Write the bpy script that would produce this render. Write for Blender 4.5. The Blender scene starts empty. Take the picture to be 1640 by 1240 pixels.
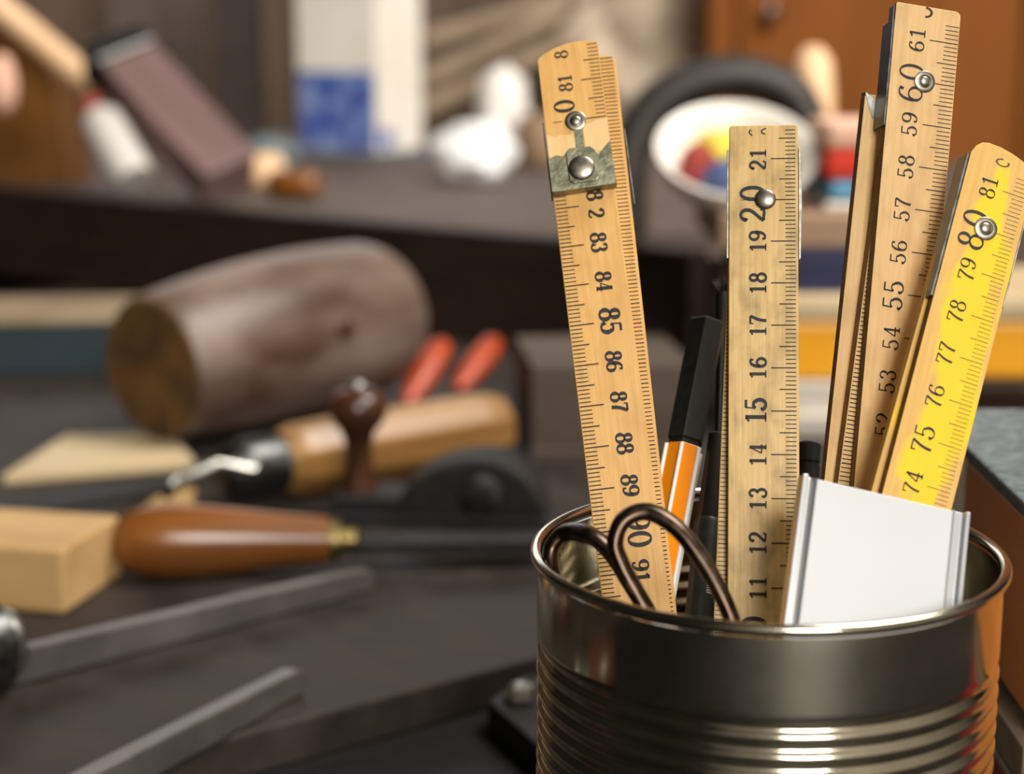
import bpy, math, random
from mathutils import Vector, Matrix, noise

# ---------------------------------------------------------------- camera, world, light, exposure
S = bpy.context.scene
COL = S.collection
W_PX, H_PX = 1640, 1240
LENS, SENSOR = 60.0, 36.0
FPX = W_PX * LENS / SENSOR
PITCH = math.radians(11.7)
CAM = Vector((0.0, 0.0, 0.215))
FWD = Vector((0, math.cos(PITCH), -math.sin(PITCH)))
UP = Vector((0, math.sin(PITCH), math.cos(PITCH)))
RIGHT = Vector((1, 0, 0))

cd = bpy.data.cameras.new('camera')
cam = bpy.data.objects.new('camera', cd)
COL.objects.link(cam)
cam.location = CAM
cam.rotation_euler = (math.pi / 2 - PITCH, 0, 0)
cd.lens, cd.sensor_width, cd.sensor_fit = LENS, SENSOR, 'HORIZONTAL'
cd.clip_start, cd.clip_end = 0.01, 50
cd.dof.use_dof = True
cd.dof.focus_distance = 0.392
cd.dof.aperture_fstop = 8.5
cd.dof.aperture_blades = 0
S.camera = cam

wd = bpy.data.worlds.new('world')
S.world = wd
wd.use_nodes = True
wn, wl = wd.node_tree.nodes, wd.node_tree.links
bg = wn['Background']
# a dim warm room: a little lighter overhead, dark low down
wtc = wn.new('ShaderNodeTexCoord')
wsep = wn.new('ShaderNodeSeparateXYZ')
wr = wn.new('ShaderNodeValToRGB')
wl.new(wtc.outputs['Generated'], wsep.inputs[0])
wl.new(wsep.outputs['Z'], wr.inputs[0])
wr.color_ramp.elements[0].position = 0.0
wr.color_ramp.elements[0].color = (0.16, 0.14, 0.11, 1)
wr.color_ramp.elements[1].position = 0.9
wr.color_ramp.elements[1].color = (0.34, 0.32, 0.29, 1)
# the room is lighter on its window side (towards the front right) than on its left
wdot = wn.new('ShaderNodeVectorMath')
wdot.operation = 'DOT_PRODUCT'
wdot.inputs[1].default_value = (0.62, -0.78, 0.1)
wside = wn.new('ShaderNodeValToRGB')
wside.color_ramp.elements[0].position, wside.color_ramp.elements[0].color = 0.25, (0.16, 0.155, 0.145, 1)
wside.color_ramp.elements[1].position, wside.color_ramp.elements[1].color = 0.92, (4.2, 3.9, 3.5, 1)
wmul = wn.new('ShaderNodeMix')
wmul.data_type, wmul.blend_type = 'RGBA', 'MULTIPLY'
wmul.inputs[0].default_value = 1.0
wl.new(wtc.outputs['Generated'], wdot.inputs[0])
wl.new(wdot.outputs['Value'], wside.inputs[0])
wl.new(wr.outputs[0], wmul.inputs[6])
wl.new(wside.outputs[0], wmul.inputs[7])
wl.new(wmul.outputs[2], bg.inputs['Color'])
bg.inputs['Strength'].default_value = 0.45


def area(name, loc, target, sx, sy, watts, col):
    d = bpy.data.lights.new(name, 'AREA')
    d.shape, d.size, d.size_y, d.energy, d.color = 'RECTANGLE', sx, sy, watts, col
    o = bpy.data.objects.new(name, d)
    COL.objects.link(o)
    o.location = loc
    o.rotation_euler = (Vector(target) - Vector(loc)).to_track_quat('-Z', 'Y').to_euler()
    return o


area('window_light', (1.25, -4.7, 2.8), (0.05, 0.7, 0.05), 2.1, 1.8, 300, (1.0, 0.965, 0.91))
area('rear_fill_light', (0.75, 0.75, 1.55), (0.0, 1.9, 0.12), 0.7, 0.7, 42, (1.0, 0.96, 0.9))  # unseen fill lamp, added to brighten the carton and rear clutter
area('rear_window_light', (-0.25, 2.5, 0.72), (-0.1, 0.8, 0.0), 1.3, 0.45, 3.6, (0.92, 0.95, 1.0))

S.view_settings.view_transform = 'Standard'
S.view_settings.look = 'None'
S.view_settings.gamma = 1
S.view_settings.use_curve_mapping = False
S.view_settings.exposure = 0.0
S.cycles.use_denoising = True
S.cycles.max_bounces = 8


# ---------------------------------------------------------------- measuring helpers
def ray(px, py):
    return FWD + RIGHT * ((px - W_PX / 2) / FPX) + UP * ((H_PX / 2 - py) / FPX)


def at(px, py, d):
    """the point seen at a pixel, at depth d"""
    return CAM + ray(px, py) * d


def on(px, py, z=0.0):
    """the point seen at a pixel on the level plane z"""
    r = ray(px, py)
    return CAM + r * ((z - CAM.z) / r.z)


def depth_of(p):
    return (p - CAM).dot(FWD)


def lean_back(px0, d0, px1, length):
    """far end of a straight rod that starts at px0/d0, shows its other end at px1 and leans back"""
    a = at(px0[0], px0[1], d0)
    lo, hi = d0, d0 + length
    for _ in range(60):
        m = (lo + hi) / 2
        if (at(px1[0], px1[1], m) - a).length < length:
            lo = m
        else:
            hi = m
    return a, at(px1[0], px1[1], lo)


def frame(o, x, y, z):
    x, y, z = x.normalized(), y.normalized(), z.normalized()
    return Matrix(((x.x, y.x, z.x, o.x), (x.y, y.y, z.y, o.y), (x.z, y.z, z.z, o.z), (0, 0, 0, 1)))


def frame_y(o, ydir, facing=None, yaw=0.0):
    """y along ydir, z facing the viewer (or 'facing'), turned by yaw about y"""
    y = ydir.normalized()
    f = (CAM - o) if facing is None else facing
    x = y.cross(f).normalized()
    z = x.cross(y)
    return frame(o, x, y, z) @ Matrix.Rotation(yaw, 4, 'Y')


def frame_z(o, zdir, hint=Vector((0, -1, 0.2))):
    z = zdir.normalized()
    x = hint.cross(z).normalized()
    y = z.cross(x)
    return frame(o, x, y, z)


def ground_frame(p0, p1, z=None):
    """x from p0 to p1 levelled, z up, origin at p0"""
    x = p1 - p0
    x.z = 0
    x.normalize()
    zz = Vector((0, 0, 1))
    o = p0.copy()
    if z is not None:
        o.z = z
    return frame(o, x, zz.cross(x), zz)


# ---------------------------------------------------------------- mesh builder
class MB:
    def __init__(self):
        self.v, self.f, self.m = [], [], []

    def add(self, vs, fs, mi=0, M=None):
        b = len(self.v)
        self.v += [tuple(M @ Vector(p)) if M else tuple(p) for p in vs]
        for f in fs:
            self.f.append(tuple(b + i for i in f))
            self.m.append(mi)
        return self

    def box(self, x0, x1, y0, y1, z0, z1, mi=0, M=None):
        vs = [(x, y, z) for z in (z0, z1) for y in (y0, y1) for x in (x0, x1)]
        fs = [(0, 2, 3, 1), (4, 5, 7, 6), (0, 1, 5, 4), (1, 3, 7, 5), (3, 2, 6, 7), (2, 0, 4, 6)]
        return self.add(vs, fs, mi, M)

    def prism(self, poly, z0, z1, mi=0, M=None, side=None):
        n = len(poly)
        vs = [(x, y, z0) for x, y in poly] + [(x, y, z1) for x, y in poly]
        fs = [tuple(range(n - 1, -1, -1)), tuple(range(n, 2 * n))]
        fs += [(i, (i + 1) % n, n + (i + 1) % n, n + i) for i in range(n)]
        self.add(vs, fs, mi, M)
        if side is not None:
            self.m[-n:] = [side] * n
        return self

    def lathe(self, prof, n=48, mi=0, M=None, cap=True, phase=0.0):
        vs, fs = [], []
        for r, z in prof:
            for i in range(n):
                a = 2 * math.pi * i / n + phase
                vs.append((r * math.cos(a), r * math.sin(a), z))
        for k in range(len(prof) - 1):
            for i in range(n):
                j = (i + 1) % n
                fs.append((k * n + i, k * n + j, (k + 1) * n + j, (k + 1) * n + i))
        if cap:
            fs.append(tuple(range(n - 1, -1, -1)))
            b = (len(prof) - 1) * n
            fs.append(tuple(range(b, b + n)))
        return self.add(vs, fs, mi, M)

    def tube(self, pts, r, n=12, closed=False, mi=0, flat=1.0, hint=Vector((0.3, 0.2, 1))):
        pts = [Vector(p) for p in pts]
        N = len(pts)
        vs, fs = [], []
        for i, p in enumerate(pts):
            a = pts[(i - 1) % N] if (closed or i > 0) else p
            b = pts[(i + 1) % N] if (closed or i < N - 1) else p
            t = (b - a).normalized()
            u = t.cross(hint).normalized()
            w = u.cross(t)
            rr = r[i] if isinstance(r, (list, tuple)) else r
            for k in range(n):
                q = 2 * math.pi * k / n
                vs.append(p + u * (rr * math.cos(q)) + w * (rr * flat * math.sin(q)))
        L = N if closed else N - 1
        for i in range(L):
            for k in range(n):
                j, l = (i + 1) % N, (k + 1) % n
                fs.append((i * n + k, i * n + l, j * n + l, j * n + k))
        if not closed:
            fs.append(tuple(range(n - 1, -1, -1)))
            fs.append(tuple(range((N - 1) * n, N * n)))
        return self.add(vs, fs, mi)

    def blob(self, c, rx, ry, rz, seed=0, amp=0.25, freq=2.0, n=28, mi=0, flat_base=None):
        vs, fs = [], []
        rows = n // 2
        for i in range(rows + 1):
            th = math.pi * i / rows
            for j in range(n):
                ph = 2 * math.pi * j / n
                d = Vector((math.sin(th) * math.cos(ph), math.sin(th) * math.sin(ph), math.cos(th)))
                k = 1 + amp * noise.noise(d * freq + Vector((seed * 3.7, seed * 1.3, 0)))
                k += amp * 0.5 * noise.noise(d * freq * 2.7 + Vector((seed, 5, 0)))
                p = Vector((c[0] + d.x * rx * k, c[1] + d.y * ry * k, c[2] + d.z * rz * k))
                if flat_base is not None and p.z < flat_base:
                    p.z = flat_base
                vs.append(p)
        for i in range(rows):
            for j in range(n):
                l = (j + 1) % n
                fs.append((i * n + j, (i + 1) * n + j, (i + 1) * n + l, i * n + l))
        return self.add(vs, fs, mi)

    def build(self, name, mats, parent=None, M=None, smooth=None, bevel=None, seg=2):
        me = bpy.data.meshes.new(name)
        me.from_pydata([tuple(p) for p in self.v], [], self.f)
        mats = mats if isinstance(mats, (list, tuple)) else [mats]
        for m in mats:
            me.materials.append(m)
        me.polygons.foreach_set('material_index', self.m)
        me.update()
        if smooth is not None:
            me.shade_smooth()
            me.set_sharp_from_angle(angle=math.radians(smooth))
        o = bpy.data.objects.new(name, me)
        COL.objects.link(o)
        if parent is not None:
            o.parent = parent
        if M is not None:
            o.matrix_local = M
        if bevel:
            b = o.modifiers.new('edge', 'BEVEL')
            b.width, b.segments, b.limit_method, b.angle_limit = bevel, seg, 'ANGLE', math.radians(40)
            b.harden_normals = False
        return o


def tag(o, label, cat, group=None):
    o['label'], o['category'] = label, cat
    if group:
        o['group'] = group
    return o


def thing(name, label, cat, M, group=None):
    o = bpy.data.objects.new(name, None)
    o.empty_display_size = 0.01
    COL.objects.link(o)
    o.matrix_world = M
    return tag(o, label, cat, group)


# ---------------------------------------------------------------- materials
def srgb(c):
    f = lambda u: u / 12.92 if u <= 0.04045 else ((u + 0.055) / 1.055) ** 2.4
    return (f(c[0] / 255), f(c[1] / 255), f(c[2] / 255), 1)


def mat(name, c1, c2=None, rough=0.5, metal=0.0, scale=60.0, stretch=(1, 1, 1), bump=0.0, lo=0.35, hi=0.65,
        detail=6.0, spec=0.5, coat=0.0, rough2=None):
    m = bpy.data.materials.new(name)
    m.use_nodes = True
    n, l = m.node_tree.nodes, m.node_tree.links
    b = n['Principled BSDF']
    b.inputs['Roughness'].default_value = rough
    b.inputs['Metallic'].default_value = metal
    b.inputs['Specular IOR Level'].default_value = spec
    b.inputs['Coat Weight'].default_value = coat
    b.inputs['Coat Roughness'].default_value = 0.12
    b.inputs['Base Color'].default_value = srgb(c1)
    tc = n.new('ShaderNodeTexCoord')
    mp = n.new('ShaderNodeMapping')
    mp.inputs['Scale'].default_value = stretch
    nz = n.new('ShaderNodeTexNoise')
    nz.inputs['Scale'].default_value = scale
    nz.inputs['Detail'].default_value = detail
    l.new(tc.outputs['Object'], mp.inputs[0])
    l.new(mp.outputs[0], nz.inputs['Vector'])
    if c2 is not None:
        rp = n.new('ShaderNodeValToRGB')
        rp.color_ramp.elements[0].position, rp.color_ramp.elements[0].color = lo, srgb(c1)
        rp.color_ramp.elements[1].position, rp.color_ramp.elements[1].color = hi, srgb(c2)
        l.new(nz.outputs['Fac'], rp.inputs[0])
        l.new(rp.outputs[0], b.inputs['Base Color'])
    if rough2 is not None:
        mr = n.new('ShaderNodeMapRange')
        mr.inputs['From Min'].default_value, mr.inputs['From Max'].default_value = 0.3, 0.7
        mr.inputs['To Min'].default_value, mr.inputs['To Max'].default_value = rough, rough2
        l.new(nz.outputs['Fac'], mr.inputs['Value'])
        l.new(mr.outputs[0], b.inputs['Roughness'])
    if bump:
        bp = n.new('ShaderNodeBump')
        bp.inputs['Strength'].default_value = bump
        bp.inputs['Distance'].default_value = 0.001
        l.new(nz.outputs['Fac'], bp.inputs['Height'])
        l.new(bp.outputs[0], b.inputs['Normal'])
    return m


def ruler_mat(name, base, light, dirt, dirt_amt=0.5, paint=None, rough=0.42):
    """varnished ruler wood: fine grain along y, spots of dirt; 'paint' = a worn colour coat over the middle"""
    m = bpy.data.materials.new(name)
    m.use_nodes = True
    n, l = m.node_tree.nodes, m.node_tree.links
    b = n['Principled BSDF']
    b.inputs['Roughness'].default_value = rough
    b.inputs['Coat Weight'].default_value = 0.0
    tc = n.new('ShaderNodeTexCoord')

    def nz(scale, stretch, detail=4.0):
        mp = n.new('ShaderNodeMapping')
        mp.inputs['Scale'].default_value = stretch
        z = n.new('ShaderNodeTexNoise')
        z.inputs['Scale'].default_value = scale
        z.inputs['Detail'].default_value = detail
        l.new(tc.outputs['Object'], mp.inputs[0])
        l.new(mp.outputs[0], z.inputs['Vector'])
        return z.outputs['Fac']

    def ramp(fac, p0, c0, p1, c1):
        r = n.new('ShaderNodeValToRGB')
        r.color_ramp.elements[0].position, r.color_ramp.elements[0].color = p0, c0
        r.color_ramp.elements[1].position, r.color_ramp.elements[1].color = p1, c1
        l.new(fac, r.inputs[0])
        return r.outputs[0]

    def mix(fac, a, c):
        x = n.new('ShaderNodeMix')
        x.data_type = 'RGBA'
        l.new(fac, x.inputs[0])
        l.new(a, x.inputs[6])
        if isinstance(c, tuple):
            x.inputs[7].default_value = c
        else:
            l.new(c, x.inputs[7])
        return x.outputs[2]

    grain = ramp(nz(900, (1, 0.06, 1)), 0.3, srgb(base), 0.75, srgb(light))
    if paint:
        sep = n.new('ShaderNodeSeparateXYZ')
        l.new(tc.outputs['Object'], sep.inputs[0])
        wear = nz(110, (1, 0.45, 1), 8)
        # coat is rubbed off along both long edges and at the rounded end
        mid = n.new('ShaderNodeMath'); mid.operation = 'MULTIPLY_ADD'
        mid.inputs[1].default_value, mid.inputs[2].default_value = 125.0, -1.22
        l.new(sep.outputs['X'], mid.inputs[0])
        ab = n.new('ShaderNodeMath'); ab.operation = 'ABSOLUTE'
        l.new(mid.outputs[0], ab.inputs[0])
        ad = n.new('ShaderNodeMath'); ad.operation = 'MULTIPLY_ADD'
        ad.inputs[1].default_value, ad.inputs[2].default_value = 0.30, 0.0
        l.new(ab.outputs[0], ad.inputs[0])
        en = n.new('ShaderNodeMapRange')
        en.inputs['From Min'].default_value, en.inputs['From Max'].default_value = 0.064, 0.080
        en.inputs['To Min'].default_value, en.inputs['To Max'].default_value = 0.0, 0.35
        l.new(sep.outputs['Y'], en.inputs['Value'])
        s1 = n.new('ShaderNodeMath'); s1.operation = 'ADD'
        l.new(ad.outputs[0], s1.inputs[0]); l.new(en.outputs[0], s1.inputs[1])
        s2 = n.new('ShaderNodeMath'); s2.operation = 'ADD'
        l.new(s1.outputs[0], s2.inputs[0]); l.new(wear, s2.inputs[1])
        worn = ramp(s2.outputs[0], 0.66, (0, 0, 0, 1), 0.76, (1, 1, 1, 1))
        pc = n.new('ShaderNodeRGB'); pc.outputs[0].default_value = srgb(paint)
        grain = mix(worn, pc.outputs[0], grain)
    d1 = ramp(nz(170, (1, 0.6, 1), 8), 0.46, (0, 0, 0, 1), 0.74, (dirt_amt,) * 3 + (1,))
    c = mix(d1, grain, srgb(dirt))
    d2 = ramp(nz(1500, (1, 0.8, 1), 2), 0.70, (0, 0, 0, 1), 0.82, (dirt_amt * 0.9,) * 3 + (1,))
    c = mix(d2, c, srgb(dirt))
    l.new(c, b.inputs['Base Color'])
    bp = n.new('ShaderNodeBump')
    bp.inputs['Strength'].default_value, bp.inputs['Distance'].default_value = 0.25, 0.0003
    l.new(nz(900, (1, 0.06, 1)), bp.inputs['Height'])
    l.new(bp.outputs[0], b.inputs['Normal'])
    return m


M_INK = mat('printing_ink', (14, 11, 10), (22, 17, 14), rough=0.6, scale=900)
M_INK_BROWN = mat('faded_ink', (66, 46, 26), (104, 76, 40), rough=0.6, scale=700)
M_RULE_A = ruler_mat('varnished_ruler_wood', (214, 162, 86), (226, 178, 104), (150, 96, 36), 0.25)
M_RULE_B = ruler_mat('grimy_ruler_wood', (204, 166, 98), (222, 188, 122), (112, 84, 44), 0.62)
M_RULE_C = ruler_mat('pale_ruler_wood', (216, 172, 108), (228, 188, 128), (150, 108, 58), 0.35)
M_RULE_D = ruler_mat('yellow_painted_ruler_wood', (220, 170, 84), (230, 186, 104), (170, 122, 50), 0.10, paint=(253, 206, 0), rough=0.6)
M_EDGE = mat('dark_ruler_edge', (112, 80, 40), (138, 102, 54), rough=0.65, scale=300)  # darker tone for the side faces of the ruler leaves
M_BARE = mat('bare_ruler_wood', (222, 180, 118), (234, 198, 140), rough=0.6, scale=500, stretch=(1, .1, 1))
M_RIVET = mat('dull_rivet_metal', (132, 126, 114), (160, 154, 140), rough=0.36, metal=1.0, scale=500)
M_STEEL = mat('worn_steel', (150, 148, 140), (186, 184, 176), rough=0.28, metal=1.0, scale=400, rough2=0.42)
M_DARKSTEEL = mat('blued_steel', (74, 74, 74), (104, 104, 102), rough=0.32, metal=1.0, scale=300, rough2=0.45)
M_PLATE = mat('tarnished_plate', (122, 124, 102), (158, 158, 132), rough=0.38, metal=0.9, scale=420, bump=0.2)
M_BRASS = mat('brass', (112, 96, 60), (140, 122, 80), rough=0.42, metal=1.0, scale=200)
M_TIN = mat('tin_plate', (186, 180, 160), (206, 200, 182), rough=0.10, metal=1.0, scale=60, rough2=0.2)
M_TIN_IN = mat('dull_tin_plate', (150, 144, 122), (178, 172, 150), rough=0.32, metal=1.0, scale=120, rough2=0.45)
M_ALU = mat('white_enamelled_metal', (206, 208, 209), (211, 213, 214), rough=0.34, scale=20)
M_ALUEDGE = mat('brushed_aluminium', (196, 198, 200), (214, 216, 218), rough=0.3, metal=0.9, scale=200, stretch=(1, .05, 1))
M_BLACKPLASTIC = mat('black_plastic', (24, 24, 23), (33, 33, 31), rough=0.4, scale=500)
M_ORANGEPEN = mat('orange_enamel', (240, 138, 12), (244, 146, 18), rough=0.25, scale=50, coat=0.4)
M_WHITE = mat('white_print', (240, 236, 228), (246, 242, 236), rough=0.35, scale=60)
M_SCISSOR = mat('bronzed_iron', (64, 52, 44), (94, 78, 66), rough=0.24, metal=1.0, scale=260, rough2=0.4)
M_BENCH = mat('blackened_bench_wood', (12, 11, 10), (24, 20, 18), spec=0.3, rough=0.6, scale=26, stretch=(1, 6, 1), bump=0.2)
M_BOARD = mat('dark_greasy_board', (38, 33, 29), (58, 51, 45), rough=0.5, scale=26, stretch=(1.6, 1, 1), bump=0.15, rough2=0.66, spec=0.3)
M_TRAY = mat('dark_brown_board', (30, 19, 13), (46, 30, 20), rough=0.6, scale=16, stretch=(1, 4, 4))
M_TRAYTOP = mat('dusty_shelf_wood', (74, 61, 52), (98, 83, 72), rough=0.7, scale=14, stretch=(1, 5, 1))
M_MALLET = mat('grey_weathered_wood', (74, 52, 38), (128, 110, 98), rough=0.3, scale=24, stretch=(1, 1, .45), rough2=0.55, detail=8, bump=0.8)
M_MALLETEND = mat('dark_end_grain', (58, 38, 16), (104, 72, 28), rough=0.7, scale=40, detail=8)
M_LIGHTWOOD = mat('pale_pine', (178, 140, 88), (198, 162, 110), rough=0.6, scale=40, stretch=(.2, 1, 1))
M_CREAM = mat('cream_softwood', (184, 160, 122), (204, 182, 144), rough=0.65, scale=30, stretch=(.3, 1, 1))
M_TEALLID = mat('shaded_cream_card', (132, 112, 84), (150, 130, 100), rough=0.7, scale=20)  # cream lid colour darkened to carry the shade behind the mallet
M_OAK = mat('varnished_ash', (128, 90, 44), (160, 118, 66), rough=0.38, scale=50, stretch=(1, 1, .12))
M_HANDLE = mat('polished_brown_beech', (104, 60, 22), (128, 78, 32), rough=0.26, scale=60, stretch=(1, 1, .15))
M_DARKWOOD = mat('dark_rosewood', (54, 30, 18), (80, 46, 28), rough=0.25, scale=50)
M_IRON = mat('black_cast_iron', (15, 14, 13), (28, 26, 24), rough=0.6, metal=0.0, scale=140, bump=0.4)
M_CHISEL = mat('old_tool_steel', (110, 106, 102), (136, 132, 126), rough=0.34, metal=0.75, scale=30, rough2=0.46)
M_ORANGERED = mat('orange_red_plastic', (160, 58, 20), (172, 66, 26), rough=0.4, scale=30)
M_TEAL = mat('dark_teal_card', (18, 34, 40), (24, 42, 50), rough=0.6, scale=20)
M_TAUPE = mat('weathered_taupe_wood', (62, 50, 40), (84, 70, 58), rough=0.7, scale=20, stretch=(.3, 1, 1))
M_GREYTOP = mat('grey_rough_paper', (84, 92, 94), (118, 126, 126), rough=0.85, scale=260, bump=0.6)
M_ORANGEWOOD = mat('orange_brown_wood', (206, 124, 52), (216, 136, 62), rough=0.5, scale=30, stretch=(1, .2, 3))
M_RED = mat('red_tin', (150, 22, 26), (168, 30, 32), rough=0.5, scale=200)
M_BROWNLID = mat('dusty_brown_lid', (110, 94, 74), (132, 114, 92), rough=0.6, scale=80)
M_WALL = mat('brown_timber_wall', (64, 49, 35), (92, 73, 55), rough=0.75, scale=5, stretch=(3, 1, .3))
M_CUPBOARD = mat('red_brown_cupboard_wood', (112, 62, 18), (128, 74, 26), rough=0.7, scale=7, stretch=(4, 1, .4), spec=0.15)
M_CARTON = mat('white_carton', (228, 220, 206), (236, 230, 218), rough=0.6, scale=14)
M_BLUE = mat('blue_print', (48, 74, 156), (140, 162, 206), rough=0.5, scale=38, lo=0.42, hi=0.66)
M_GREYPLASTIC = mat('blue_grey_plastic', (90, 90, 94), (106, 106, 110), rough=0.5, scale=20)
M_PURPLE = mat('purple_brown_board', (104, 80, 78), (124, 98, 94), rough=0.5, scale=20, stretch=(1, .2, 1))
M_AMBER = mat('amber_wood', (92, 56, 14), (110, 68, 20), rough=0.5, scale=12, stretch=(1, 1, .3))
M_PAPER = mat('white_paper', (232, 230, 228), (240, 240, 240), rough=0.8, scale=30)
M_CANVAS = mat('beige_canvas', (186, 164, 138), (212, 194, 170), rough=0.85, scale=24)
M_STICK = mat('taupe_stick', (124, 104, 82), (150, 128, 102), rough=0.7, scale=20)
M_ENAMEL = mat('white_enamel', (222, 216, 206), (232, 226, 216), rough=0.3, scale=20)
M_OFFWHITE = mat('off_white_paper', (186, 178, 164), (200, 192, 178), rough=0.8, scale=20)
M_LEATHER = mat('black_leather', (30, 26, 21), (46, 40, 33), rough=0.6, scale=40)
M_PEACH = mat('pale_peach_wood', (220, 178, 134), (230, 192, 150), rough=0.55, scale=20)
M_NAVY = mat('navy_tin', (24, 26, 60), (30, 34, 72), rough=0.45, scale=20)
M_YELLOW = mat('amber_yellow_plastic', (232, 158, 10), (238, 168, 20), rough=0.4, scale=20)
M_BROWNCARD = mat('brown_card', (138, 110, 84), (158, 128, 100), rough=0.7, scale=20)
CLOTH = {k: mat(k + '_cloth', c, c2, rough=0.85, scale=40) for k, c, c2 in (
    ('red', (200, 48, 28), (212, 60, 36)), ('blue', (86, 142, 176), (110, 166, 196)), ('white', (224, 218, 210), (234, 230, 222)),
    ('pink', (220, 170, 144), (228, 182, 158)), ('yellow', (206, 186, 60), (216, 198, 84)), ('maroon', (140, 50, 44), (156, 62, 54)),
    ('slate', (70, 84, 126), (88, 102, 140)))}

mm = 0.001

# ---------------------------------------------------------------- bench, boards, wall
BENCH_Z = -0.015
e0, e1 = on(294, 1200), on(776, 1074)
ed = (e1 - e0); ed.z = 0; ed.normalize()
en = Vector((-ed.y, ed.x, 0))
FB = frame(e0, ed, en, Vector((0, 0, 1)))
b = MB().box(-1.3, 1.7, -1.0, 2.9, -0.06, BENCH_Z)
tag(b.build('workbench', M_BENCH, M=FB, bevel=0.002), 'blackened workbench top that the tin can stands on', 'workbench')
b = MB().box(-0.8, 1.05, 0, 0.52, BENCH_Z, 0.0)
b.box(-0.8, 1.05, 0.523, 0.95, BENCH_Z, -0.0006)
tag(b.build('bench_board', M_BOARD, M=FB, bevel=0.0012), 'dark greasy board lying on the bench under the chisels and mallet', 'board')

t0, t1 = on(0, 302, 0.079), on(1108, 402, 0.079)
FT = ground_frame(t0, t1, 0.0)
tl = (t1 - t0).length
b = MB().box(-0.5, tl, 0, 0.022, 0.0002, 0.079)
tag(b.build('tray_board', M_TRAY, M=FT, bevel=0.002), 'long dark brown upright board behind the wooden mallet', 'board')
b = MB().box(-0.6, tl + 0.06, 0.024, 0.9, 0.0002, 0.074)
tag(b.build('rear_ledge', M_TRAYTOP, M=FT, bevel=0.002), 'dusty grey brown ledge behind the dark upright board, carrying the white carton', 'shelf')

b = MB().box(-2.4, 2.4, 2.60, 2.65, -0.8, 2.2)
w = b.build('wall_back', M_WALL)
w['kind'] = 'structure'

# ---------------------------------------------------------------- tin can
RC = at(1228, 876, 0.377)
CAN = Vector((RC.x, RC.y, BENCH_Z))
CAN_H = RC.z - BENCH_Z
R = 0.0508
MC = Matrix.Translation(CAN)
can = thing('tin_can', 'open ribbed tin can holding folding rulers and pens', 'can', MC)
prof = []
yb = CAN_H - 0.0195
z = 0.0
prof += [(R - 0.002, 0.0), (R, 0.001), (R, 0.012)]
z = 0.012
while z < yb:
    prof.append((R - 0.00045 + 0.00055 * math.cos((z - yb) / 0.0042 * 2 * math.pi), z))
    z += 0.0042 / 12
prof += [(R, yb + 0.001), (R, CAN_H - 0.006), (R - 0.0002, CAN_H - 0.003)]
t = 0.0004
outer = MB().lathe(prof + [(r - t, zz) for r, zz in reversed(prof[2:])] + [(R - 0.003, 0.0008), (0.0005, 0.0008)], n=128, cap=False)
outer.build('body', M_TIN, can, smooth=50)
ring = []
for i in range(128):
    a = 2 * math.pi * i / 128
    ring.append(((R + 0.0002) * math.cos(a), (R + 0.0002) * math.sin(a), CAN_H - 0.0012))
MB().tube(ring, 0.0013, n=12, closed=True).build('rolled_rim', M_TIN, can, smooth=60)
MB().lathe([(R - 0.0012, 0.0), (R + 0.0007, 0.0006), (R + 0.0007, 0.0026), (R - 0.0003, 0.0032)], n=96, cap=False).build('bottom_rim', M_TIN, can, smooth=60)

# ---------------------------------------------------------------- numerals
def arc(cx, cy, rx, ry, a0, a1, n=14):
    return [(cx + rx * math.cos(math.radians(a0 + (a1 - a0) * i / n)), cy + ry * math.sin(math.radians(a0 + (a1 - a0) * i / n))) for i in range(n + 1)]


def bez(p0, p1, p2, p3, n=12):
    r = []
    for i in range(n + 1):
        t = i / n
        r.append(tuple((1 - t) ** 3 * a + 3 * (1 - t) ** 2 * t * b_ + 3 * (1 - t) * t * t * c + t ** 3 * d for a, b_, c, d in zip(p0, p1, p2, p3)))
    return r


GLYPH = {
    '0': [(arc(.3, .5, .24, .46, 90, 450, 30), None)],
    '1': [([(.33, .0), (.33, .97)], None), ([(.33, .95), (.24, .86), (.12, .80)], .10), ([(.12, .035), (.54, .035)], .07)],
    '2': [(arc(.11, .76, .035, .035, 0, 330, 8), .09), (arc(.29, .71, .21, .25, 175, -25, 16) + bez((.48, .6), (.4, .4), (.15, .25), (.07, .06), 8), None),
          (bez((.07, .06), (.25, .1), (.38, .0), (.5, .07), 6) + [(.54, .2)], .11)],
    '3': [(arc(.12, .8, .03, .03, 0, 330, 8), .09), (arc(.28, .74, .19, .22, 160, -85, 16), None), (arc(.27, .27, .23, .26, 88, -165, 18), None), (arc(.1, .22, .03, .03, 0, 330, 8), .09)],
    '4': [([(.40, .97), (.05, .28)], .07), ([(.05, .28), (.57, .28)], .08), ([(.40, .0), (.40, .97)], None), ([(.26, .03), (.55, .03)], .07)],
    '5': [([(.14, .94), (.5, .94)], .12), ([(.14, .97), (.11, .5)], .07), (bez((.11, .5), (.2, .62), (.35, .62), (.43, .54), 6) + arc(.27, .3, .24, .27, 50, -165, 18), None), (arc(.09, .2, .03, .03, 0, 330, 8), .09)],
    '6': [(bez((.5, .86), (.4, .99), (.06, .98), (.06, .36), 14), None), (arc(.3, .29, .235, .26, 180, 540, 26), None), (arc(.47, .82, .03, .03, 0, 330, 8), .09)],
    '7': [([(.07, .74), (.08, .95)], .07), ([(.07, .93), (.53, .93)], .12), (bez((.53, .93), (.42, .66), (.26, .5), (.25, .0), 10), None)],
    '8': [(arc(.3, .74, .18, .22, 90, 450, 24), None), (arc(.3, .27, .235, .25, 90, 450, 26), None)],
    '9': [(bez((.1, .14), (.2, .01), (.54, .02), (.54, .64), 14), None), (arc(.3, .71, .235, .26, 0, 360, 26), None), (arc(.13, .18, .03, .03, 0, 330, 8), .09)],
}


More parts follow.
